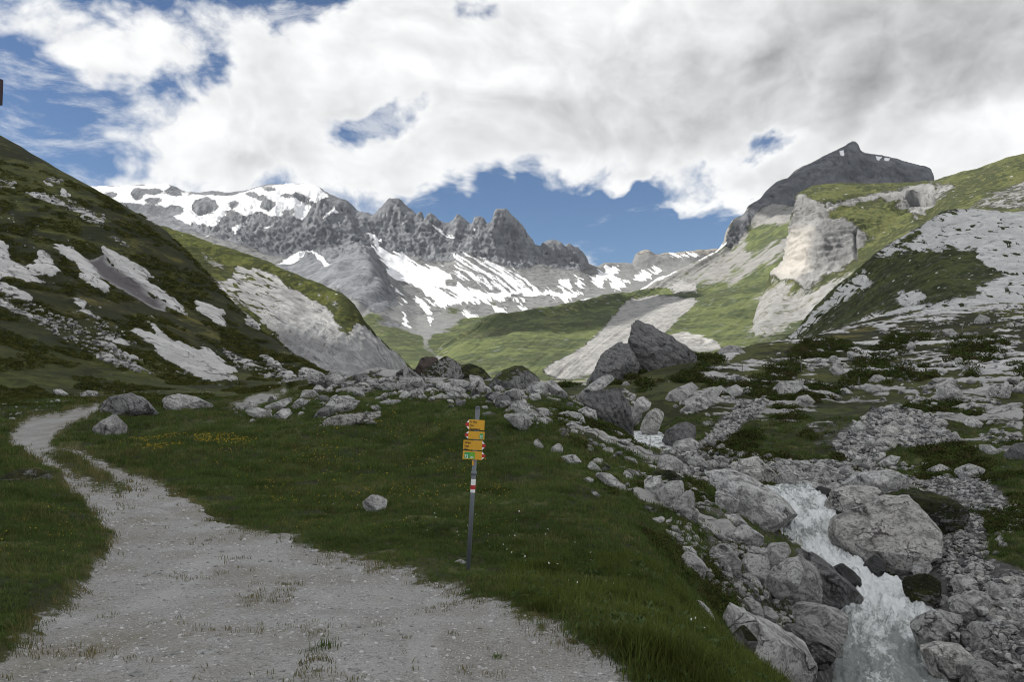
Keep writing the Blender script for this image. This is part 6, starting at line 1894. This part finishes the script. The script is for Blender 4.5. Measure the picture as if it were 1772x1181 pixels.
def text(s, size, loc, mat, parent, name='lettering', squash=.85):
    cu = bpy.data.curves.new(name, 'FONT')
    cu.body = s
    cu.size = size
    cu.extrude = 0.0006
    cu.offset = size * .012
    tmp = bpy.data.objects.new(name, cu)
    COL.objects.link(tmp)
    me = bpy.data.meshes.new_from_object(tmp.evaluated_get(bpy.context.evaluated_depsgraph_get()))
    bpy.data.objects.remove(tmp, do_unlink=True)
    me.materials.clear()
    me.materials.append(mat)
    o = bpy.data.objects.new(name, me)
    COL.objects.link(o)
    o.parent = parent
    o.location = loc
    o.rotation_euler = (math.pi / 2, 0, 0)
    o.scale = (squash, 1, 1)
    return o


def signpost():
    b = hit(810, 988)
    D_ = float(b[1])
    k = D_ / F
    root = bpy.data.objects.new('signpost', None)
    COL.objects.link(root)
    root['label'] = 'leaning grey steel hiking signpost with four yellow arrow plates beside the track'
    root['category'] = 'signpost'
    root.location = b
    top = (16 * k, 0, 276 * k)
    d = np.array(top) / np.linalg.norm(top)
    L = np.linalg.norm(top)
    at = lambda py: np.array(top) * ((990 - py) / 277.0)
    R = 3.9 * k
    link('post', tube(-d * .35, top, R, R), M_POST, root)
    link('post_cap', tube(np.array(top) + d * .001, np.array(top) + d * .02, R * 1.25, R * .6), M_POST, root)
    for y0, y1, mt, nm in ((859, 853.5, M_WHITE, 'white_band'), (853.5, 846.5, M_RED, 'red_band'), (846.5, 836, M_WHITE, 'white_band')):
        link(nm, tube(at(y0), at(y1), R * 1.06, R * 1.06, 16, False), mt, root)
    link('clamp', tube(at(829), at(823), R * 1.3, R * 1.3), M_POST, root)
    # plates: px left, right of the yellow part, top, bottom, tip side
    PL = [(811, 838, 733, 752, -1, 1), (810, 838, 753, 768, -1, 2), (801.5, 834, 768.6, 786.5, 1, 3), (800.5, 833.5, 787.2, 803, 1, 4)]
    for x0, x1, y0, y1, side, kind in PL:
        c = at((y0 + y1) / 2)
        pl = bpy.data.objects.new('arrow_plate', prism([((x0 - 810) * k - c[0] + 0, -(y1 - y0) / 2 * k * .90), ((x1 - 810) * k - c[0], -(y1 - y0) / 2 * k * .90), ((x1 - 810) * k - c[0], (y1 - y0) / 2 * k * .90), ((x0 - 810) * k - c[0], (y1 - y0) / 2 * k * .90)], -.004, .004))
        COL.objects.link(pl)
        pl.data.materials.append(M_YEL)
        pl.parent = root
        pl.location = c + np.array([0, -R - .006, 0])
        pl.rotation_euler = (0, math.radians(3.3), math.radians(2))
        h = (y1 - y0) / 2 * k * .90
        e = ((x1 if side > 0 else x0) - 810) * k - c[0]
        tip = 6.5 * k * side
        # the arrow tip: white with a red middle band
        for nm, pts, mt in (('tip_band', [(e, h * .38), (e + tip * .62, h * .38), (e + tip * .62, h * .38), (e, h)], M_WHITE),
                            ('tip_band', [(e, -h), (e + tip * .62, -h * .38), (e, -h * .38)], M_WHITE),
                            ('red_tip', [(e, -h * .38), (e + tip * .62, -h * .38), (e + tip, 0), (e + tip * .62, h * .38), (e, h * .38)], M_RED)):
            q = []
            for t in pts:
                if t not in q:
                    q.append(t)
            if side < 0:
                q = q[::-1]
            o = link(nm, prism(q, -.004, .004), mt, pl)
            o.location = (0, 0, 0)
        X0 = (x0 - 810) * k - c[0]
        X1 = (x1 - 810) * k - c[0]
        fr = -.0055
        if kind in (1, 3):
            lines = ("Pt. d'Sura", 'Nuns', 'Panoramaweg') if kind == 1 else ('Startgels', 'Foppa', 'Flims')
            for i, s in enumerate(lines):
                text(s, 5.6 * k, (X0 + 2.2 * k, fr, h - (5.6 + 6.0 * i) * k), M_BLACK, pl, squash=.55)
        if kind == 2:
            g = link('route_badge', prism([(X1 - 8.5 * k, -h * .82), (X1 - 2 * k, -h * .82), (X1 - 2 * k, h * .5), (X1 - 8.5 * k, h * .5)], fr, -.0042), M_GREEN, pl)
            text('77', 7.0 * k, (X1 - 8.3 * k, fr - .001, -h * .78), M_WHITE, pl, 'route_number', .75)
        if kind == 4:
            link('route_badge', prism([(X0 + 3 * k, -h * .82), (X0 + 12 * k, -h * .82), (X0 + 12 * k, h * .7), (X0 + 3 * k, h * .7)], fr, -.0042), M_GREEN, pl)
            link('route_badge', prism([(X0 + 12 * k, -h * .82), (X0 + 21 * k, -h * .82), (X0 + 21 * k, h * .7), (X0 + 12 * k, h * .7)], fr, -.0042), M_LIME, pl)
            text('73', 8.0 * k, (X0 + 3.2 * k, fr - .001, -h * .72), M_WHITE, pl, 'route_number', .8)
            text('164', 5.2 * k, (X0 + 12.4 * k, fr - .001, -h * .72), M_WHITE, pl, 'route_number', .8)
    link('tag', prism([(-.012, -.03), (.012, -.03), (.012, .03), (-.012, .03)], -.003, .003), M_YEL, root).location = at(808) + np.array([-2.5 * k, -R - .004, 0])


signpost()

# ------------------------------------------------------------------ thin stakes of a pasture fence
M_STAKE = flat_mat2('weathered_stake', (0.16, 0.15, 0.14), .8)
for px, py, h, lab in ((1124, 782, 22, 'thin dark stake standing in the stones beside the upper pool'), (1258, 633, 13, 'thin fence stake near the rocky knoll on the right ridge'), (1284, 646, 14, 'thin fence stake below the ridge right of the rock tower'),
                       (1386, 644, 15, 'thin fence stake in the middle of the right bank'), (1486, 672, 17, 'thin fence stake in the grass left of the upper scree'), (1665, 577, 14, 'thin fence stake high up near the right border')):
    g = hit(px, py)
    k = g[1] / F
    o = link('fence_stake', tube((0, 0, -.3), (.06 * h * k, 0, h * k), .9 * k, .7 * k, 8), M_STAKE, label=lab, cat='stake', group='thin fence stakes')
    o.location = g

# ------------------------------------------------------------------ the dark board at the left border
sb = P(0, 160, 9.0)
kb = 9.0 / F
root = bpy.data.objects.new('notice_board', None)
COL.objects.link(root)
root['label'] = 'dark red board on a post, only its right edge seen at the left border'
root['category'] = 'board'
root.location = (sb[0] - .25, sb[1], float(gz(sb[0] - .25, sb[1])))
zb = sb[2] - root.location[2]
link('post', tube((0, .06, -.4), (0, .06, zb + .3), .045, .045), M_POST, root)
bd = link('panel', prism([(-.25, zb - 23 * kb), (.25 + 3 * kb, zb - 22 * kb), (.25 + 3.4 * kb, zb + 23 * kb), (-.25, zb + 23 * kb)], -.02, .02), flat_mat2('dark_red_paint', (0.028, 0.014, 0.018), .7), root)


# ------------------------------------------------------------------ grass, shrubs and flowers
def leaf_mat(name, a, b, tr=0.25):
    m, N = new_mat(name)
    rnd = N.n('ShaderNodeObjectInfo').outputs['Random']
    p = N.pos()
    n = N.noise(p, 0.35, 4, .6)
    n2 = N.noise(p, 0.9, 5, .65)
    c = N.mix(N.m('ADD', N.m('MULTIPLY', rnd, .45), N.m('MULTIPLY', N.ss(n, .35, .65), .55)), a, b)
    c = N.mix(N.m('MULTIPLY', N.ss(n2, .50, .66), .6), c, tuple(x * y for x, y in zip(a, (.70, .60, .6))))
    d = N.n('ShaderNodeBsdfDiffuse')
    N.put(d.inputs[0], c)
    t = N.n('ShaderNodeBsdfTranslucent')
    N.put(t.inputs[0], c)
    x = N.n('ShaderNodeMixShader')
    x.inputs[0].default_value = tr
    N.L.new(d.outputs[0], x.inputs[1])
    N.L.new(t.outputs[0], x.inputs[2])
    N.L.new(x.outputs[0], N.n('ShaderNodeOutputMaterial').inputs[0])
    return m


def tuft(seed, blades, h, spread, w):
    r = np.random.default_rng(seed)
    V, Fc = [], []
    for _ in range(blades):
        a = r.uniform(0, 6.28)
        bx, by = r.normal(0, spread * .5, 2)
        L = h * r.uniform(.5, 1.15)
        lean = r.uniform(.15, .75) * L
        dx, dy = math.cos(a), math.sin(a)
        sx, sy = -dy * w * r.uniform(.6, 1.2), dx * w
        n = len(V)
        V += [(bx - sx, by - sy, -.02), (bx + sx, by + sy, -.02), (bx + dx * lean * .35 + sx * .8, by + dy * lean * .35 + sy * .8, L * .6), (bx + dx * lean * .35 - sx * .8, by + dy * lean * .35 - sy * .8, L * .6), (bx + dx * lean, by + dy * lean, L * .95)]
        Fc += [(n, n + 1, n + 2, n + 3), (n + 3, n + 2, n + 4)]
    me = bpy.data.meshes.new('tuft')
    me.from_pydata(V, [], Fc)
    return me


def clump(seed, leaves, rad, h, size):
    r = np.random.default_rng(seed)
    V, Fc = [], []
    for _ in range(leaves):
        d = r.normal(0, 1, 3)
        d[2] = abs(d[2])
        d /= np.linalg.norm(d)
        c = d * np.array([rad, rad, h]) * r.uniform(.55, 1.05)
        u = r.normal(0, 1, 3); u /= np.linalg.norm(u)
        v = np.cross(u, d); v /= np.linalg.norm(v) + 1e-9
        s = size * r.uniform(.6, 1.3)
        n = len(V)
        V += [tuple(c - u * s), tuple(c + v * s * .5), tuple(c + u * s), tuple(c - v * s * .5)]
        Fc += [(n, n + 1, n + 2, n + 3)]
    me = bpy.data.meshes.new('clump')
    me.from_pydata(V, [], Fc)
    return me


def grass():
    r = np.random.default_rng(31)
    def field(n, a0, a1, r0, r1):
        az = r.uniform(math.radians(a0), math.radians(a1), n)
        rr = np.exp(r.uniform(math.log(r0), math.log(r1), n))
        return np.sin(az) * rr, np.cos(az) * rr, rr
    x, y, rr = field(150000, -38, 38, 4.2, 60)
    bare = np.maximum.reduce([gz(x, y, a_path) * 1.15, gz(x, y, a_rock), gz(x, y, a_scree) * 1.05])
    patch = fbm(np.stack([x / 1.3, y / 1.3, x * 0], 1), 3)
    keep = (bare + r.normal(0, .13, len(x)) < .42) & (patch + r.normal(0, .25, len(x)) > -.35)
    x, y, rr, patch = x[keep], y[keep], rr[keep], patch[keep]
    z = gz(x, y)
    px, py = proj(np.stack([x, y, z], 1))
    verge = (px > 850) & (py > 920) & (px < 1400)
    s = (0.55 + 0.5 * np.clip(patch + .3, 0, 1)) * r.uniform(.7, 1.3, len(x)) * np.clip(rr / 13, .75, 2.6)
    s = np.where(verge, s * 1.15, s)
    rot = np.stack([r.normal(0, .15, len(x)), r.normal(0, .15, len(x)), r.uniform(0, 6.28, len(x))], 1)
    dryn = fbm(np.stack([x / 2.6 + 3, y / 2.6, x * 0], 1), 3)
    pale = (r.random(len(x)) < np.clip(.10 + .5 * dryn, .03, .5)) | ((px < 420) & (gz(x, y, a_path) > .08) & (r.random(len(x)) < .6))
    mats = [leaf_mat('grass_blades', (0.060, 0.092, 0.026), (0.120, 0.160, 0.050)), leaf_mat('dry_grass_blades', (0.12, 0.115, 0.042), (0.21, 0.18, 0.08))]
    for i in range(3):
        me = tuft(50 + i, 14, .085, .085, .0032 + .0008 * i)
        me.materials.append(mats[0])
        sel = (~pale) & (np.arange(len(x)) % 3 == i)
        instancer('grass', np.stack([x, y, z], 1)[sel], rot[sel], s[sel], me, label='short green alpine grass covering the meadow', cat='grass')
    me = tuft(60, 9, .10, .08, .0035)
    me.materials.append(mats[1])
    instancer('dry_grass', np.stack([x, y, z], 1)[pale], rot[pale], s[pale], me, label='dry yellowish grass mixed into the meadow', cat='grass')
    # thin worn grass on the track itself
    xp, yp, rp = field(26000, -36, 16, 4.3, 40)
    w_ = gz(xp, yp, a_path)
    k_ = (w_ > .45) & (fbm(np.stack([xp / 1.1, yp / 1.1, xp * 0 + 7], 1), 3) + r.normal(0, .12, len(xp)) > .34 - .35 * (w_ < .8))
    xp, yp, rp = xp[k_], yp[k_], rp[k_]
    me = tuft(61, 9, .05, .07, .003)
    me.materials.append(mats[1])
    nn = len(xp)
    instancer('worn_grass', np.stack([xp, yp, gz(xp, yp)], 1), np.stack([r.normal(0, .2, nn), r.normal(0, .2, nn), r.uniform(0, 6.28, nn)], 1), r.uniform(.5, 1.2, nn) * np.clip(rp / 11, .7, 2.2), me, label='thin worn grass growing in patches on the gravel track', cat='grass')
    # taller clumps and broad leaves on the verge at the bottom right
    x, y, rr = field(9000, -2, 24, 5.0, 14)
    z = gz(x, y)
    px, py = proj(np.stack([x, y, z], 1))
    k = (px > 880) & (gz(x, y, a_path) + r.normal(0, .1, len(x)) < .25) & (gz(x, y, a_scree) < .4)
    x, y, z = x[k], y[k], z[k]
    rot = np.stack([r.normal(0, .2, len(x)), r.normal(0, .2, len(x)), r.uniform(0, 6.28, len(x))], 1)
    me = tuft(70, 12, .16, .12, .0036)
    me.materials.append(leaf_mat('tall_grass_blades', (0.065, 0.090, 0.020), (0.14, 0.165, 0.045), .35))
    instancer('tall_grass', np.stack([x, y, z], 1), rot, r.uniform(.5, 1.2, len(x)) * np.clip(.8 + 1.1 * fbm(np.stack([x / .7, y / .7, x * 0], 1), 2), .35, 1.6), me, label='taller bright grass along the verge right of the track', cat='grass')
    k = r.random(len(x)) < .16
    me = clump(71, 16, .09, .06, .028)
    me.materials.append(leaf_mat('herb_leaves', (0.055, 0.085, 0.03), (0.10, 0.135, 0.06), .2))
    instancer('herbs', np.stack([x, y, z], 1)[k], rot[k], r.uniform(.7, 1.4, k.sum()), me, label='broad leaved herbs growing in the tall verge grass', cat='herbs')
    # dwarf shrubs on the rough ground
    x, y, rr = field(60000, 1, 38, 8, 130)
    z = gz(x, y)
    px, py = proj(np.stack([x, y, z], 1))
    n = fbm(np.stack([x / (1.5 + rr * .05), y / (1.5 + rr * .05), x * 0 + 5], 1), 3)
    bare = np.maximum(gz(x, y, a_rock), gz(x, y, a_scree))
    lip = np.interp(py, [690, 780, 860, 950, 1050, 1130, 1200], [950, 985, 1060, 1130, 1210, 1290, 1340])
    k = (px > lip) & (bare < .45) & (n > .10) & (gz(x, y, a_path) < .1)
    x, y, z, rr, n = x[k], y[k], z[k], rr[k], n[k]
    rot = np.stack([r.normal(0, .2, len(x)), r.normal(0, .2, len(x)), r.uniform(0, 6.28, len(x))], 1)
    for i, (a, b) in enumerate((((0.032, 0.046, 0.014), (0.066, 0.084, 0.024), ), ((0.050, 0.042, 0.020), (0.085, 0.074, 0.034)))):
        me = clump(80 + i, 46, .17, .13, .030)
        me.materials.append(leaf_mat('shrub_leaves', a, b, .15))
        sel = (np.arange(len(x)) % 4 == 0) if i else (np.arange(len(x)) % 4 > 0)
        instancer('dwarf_shrubs', np.stack([x, y, z], 1)[sel], rot[sel], (np.clip(rr / 26, .7, 4.0) * r.uniform(.6, 1.4, len(x)))[sel], me, label='low dark dwarf shrubs between the rocks', cat='shrubs')
    # tussocks that roughen the left hillside
    x, y, rr = field(60000, -38, -6, 52, 190)
    z = gz(x, y)
    n = fbm(np.stack([x / 7, y / 7, z / 7], 1), 4)
    k = (np.maximum(gz(x, y, a_rock), gz(x, y, a_dark)) < .3) & (n > -.02) & (gz(x, y, a_path) < .1)
    x, y, z, rr, n = x[k], y[k], z[k], rr[k], n[k]
    rot = np.stack([r.normal(0, .2, len(x)), r.normal(0, .2, len(x)), r.uniform(0, 6.28, len(x))], 1)
    for i, (a, b) in enumerate((((0.034, 0.044, 0.013), (0.066, 0.076, 0.022)), ((0.075, 0.078, 0.022), (0.125, 0.115, 0.036)))):
        me = clump(84 + i, 30, .17, .10, .034)
        me.materials.append(leaf_mat('tussock_blades', a, b, .15))
        sel = (r.random(len(x)) < .35) == bool(i)
        instancer('hillside_tussocks', np.stack([x, y, z], 1)[sel], rot[sel], (np.clip(rr / 48, 1.0, 3.2) * r.uniform(.5, 1.3, len(x)))[sel], me, label='low grass tussocks roughening the left hillside', cat='grass')
    # flowers
    m_y = flat_mat2('yellow_petals', (0.55, 0.40, 0.02), .7)
    m_w = flat_mat2('white_petals', (0.75, 0.75, 0.72), .7)
    def blossoms(name, pts, mat, size, label):
        pts = np.array(pts)
        me = clump(90, 7, 1.0, .6, .9)
        me.materials.append(mat)
        nn = len(pts)
        instancer(name, pts, np.stack([r.normal(0, .3, nn), r.normal(0, .3, nn), r.uniform(0, 6, nn)], 1), size * r.uniform(.6, 1.4, nn) * np.clip(pts[:, 1] / 16, .8, 2.0), me, label=label, cat='flowers')
    Z = [([(200, 770), (250, 755), (460, 755), (440, 772), (260, 785)], 900), ([(300, 765), (800, 730), (880, 860), (480, 880)], 700), ([(420, 850), (900, 850), (860, 960), (500, 930)], 160), ([(600, 715), (690, 712), (700, 740), (610, 745)], 120), ([(0, 880), (160, 880), (150, 960), (0, 1000)], 40)]
    pts = []
    for poly, n in Z:
        for q in in_poly(poly, n, r):
            h = hit(*q)
            if fbm(np.array([[h[0] / 2.0, h[1] / 2.0, 1.0]]), 2)[0] > -.05:
                pts.append((h[0], h[1], h[2] + .11 * r.uniform(.7, 1.2)))
    blossoms('yellow_flowers', pts, m_y, .011, 'tiny yellow flowers dotted through the meadow grass')
    pts = [(h[0], h[1], h[2] + .16) for h in (hit(*q) for q in in_poly([(560, 880), (900, 900), (1200, 1080), (1250, 1130), (1000, 1040), (800, 960)], 40, r))]
    blossoms('white_flowers', pts, m_w, .014, 'small white flowers in the grass around the signpost')
    # tufts growing in the track
    for px, py, sc, lab in ((565, 1122, 1.0, 'small dark grass tuft growing alone in the gravel'), (862, 1141, .6, 'tiny grass tuft in the gravel near the bottom right of the track')):
        h = hit(px, py)
        me = tuft(95, 60, .055, .09, .004)
        me.materials.append(mats[0])
        o = link('grass_tuft', me, None, label=lab, cat='grass tuft')
        o.location = h
        o.scale = (sc, sc, sc)


grass()


# ------------------------------------------------------------------ thin mountain air
hv = [(-2700, -60, -60), (2700, -60, -60), (2700, 3900, -60), (-2700, 3900, -60), (-2700, -60, 760), (2700, -60, 760), (2700, 3900, 760), (-2700, 3900, 760)]
hm = bpy.data.meshes.new('haze')
hm.from_pydata(hv, [], [(0, 3, 2, 1), (4, 5, 6, 7), (0, 1, 5, 4), (1, 2, 6, 5), (2, 3, 7, 6), (3, 0, 4, 7)])
mh, NH = new_mat('haze')
pv = NH.n('ShaderNodeVolumePrincipled')
pv.inputs['Density'].default_value = 0.000012
pv.inputs['Color'].default_value = (0.78, 0.86, 1.0, 1)
NH.L.new(pv.outputs[0], NH.n('ShaderNodeOutputMaterial').inputs['Volume'])
link('haze', hm, mh, kind='stuff')
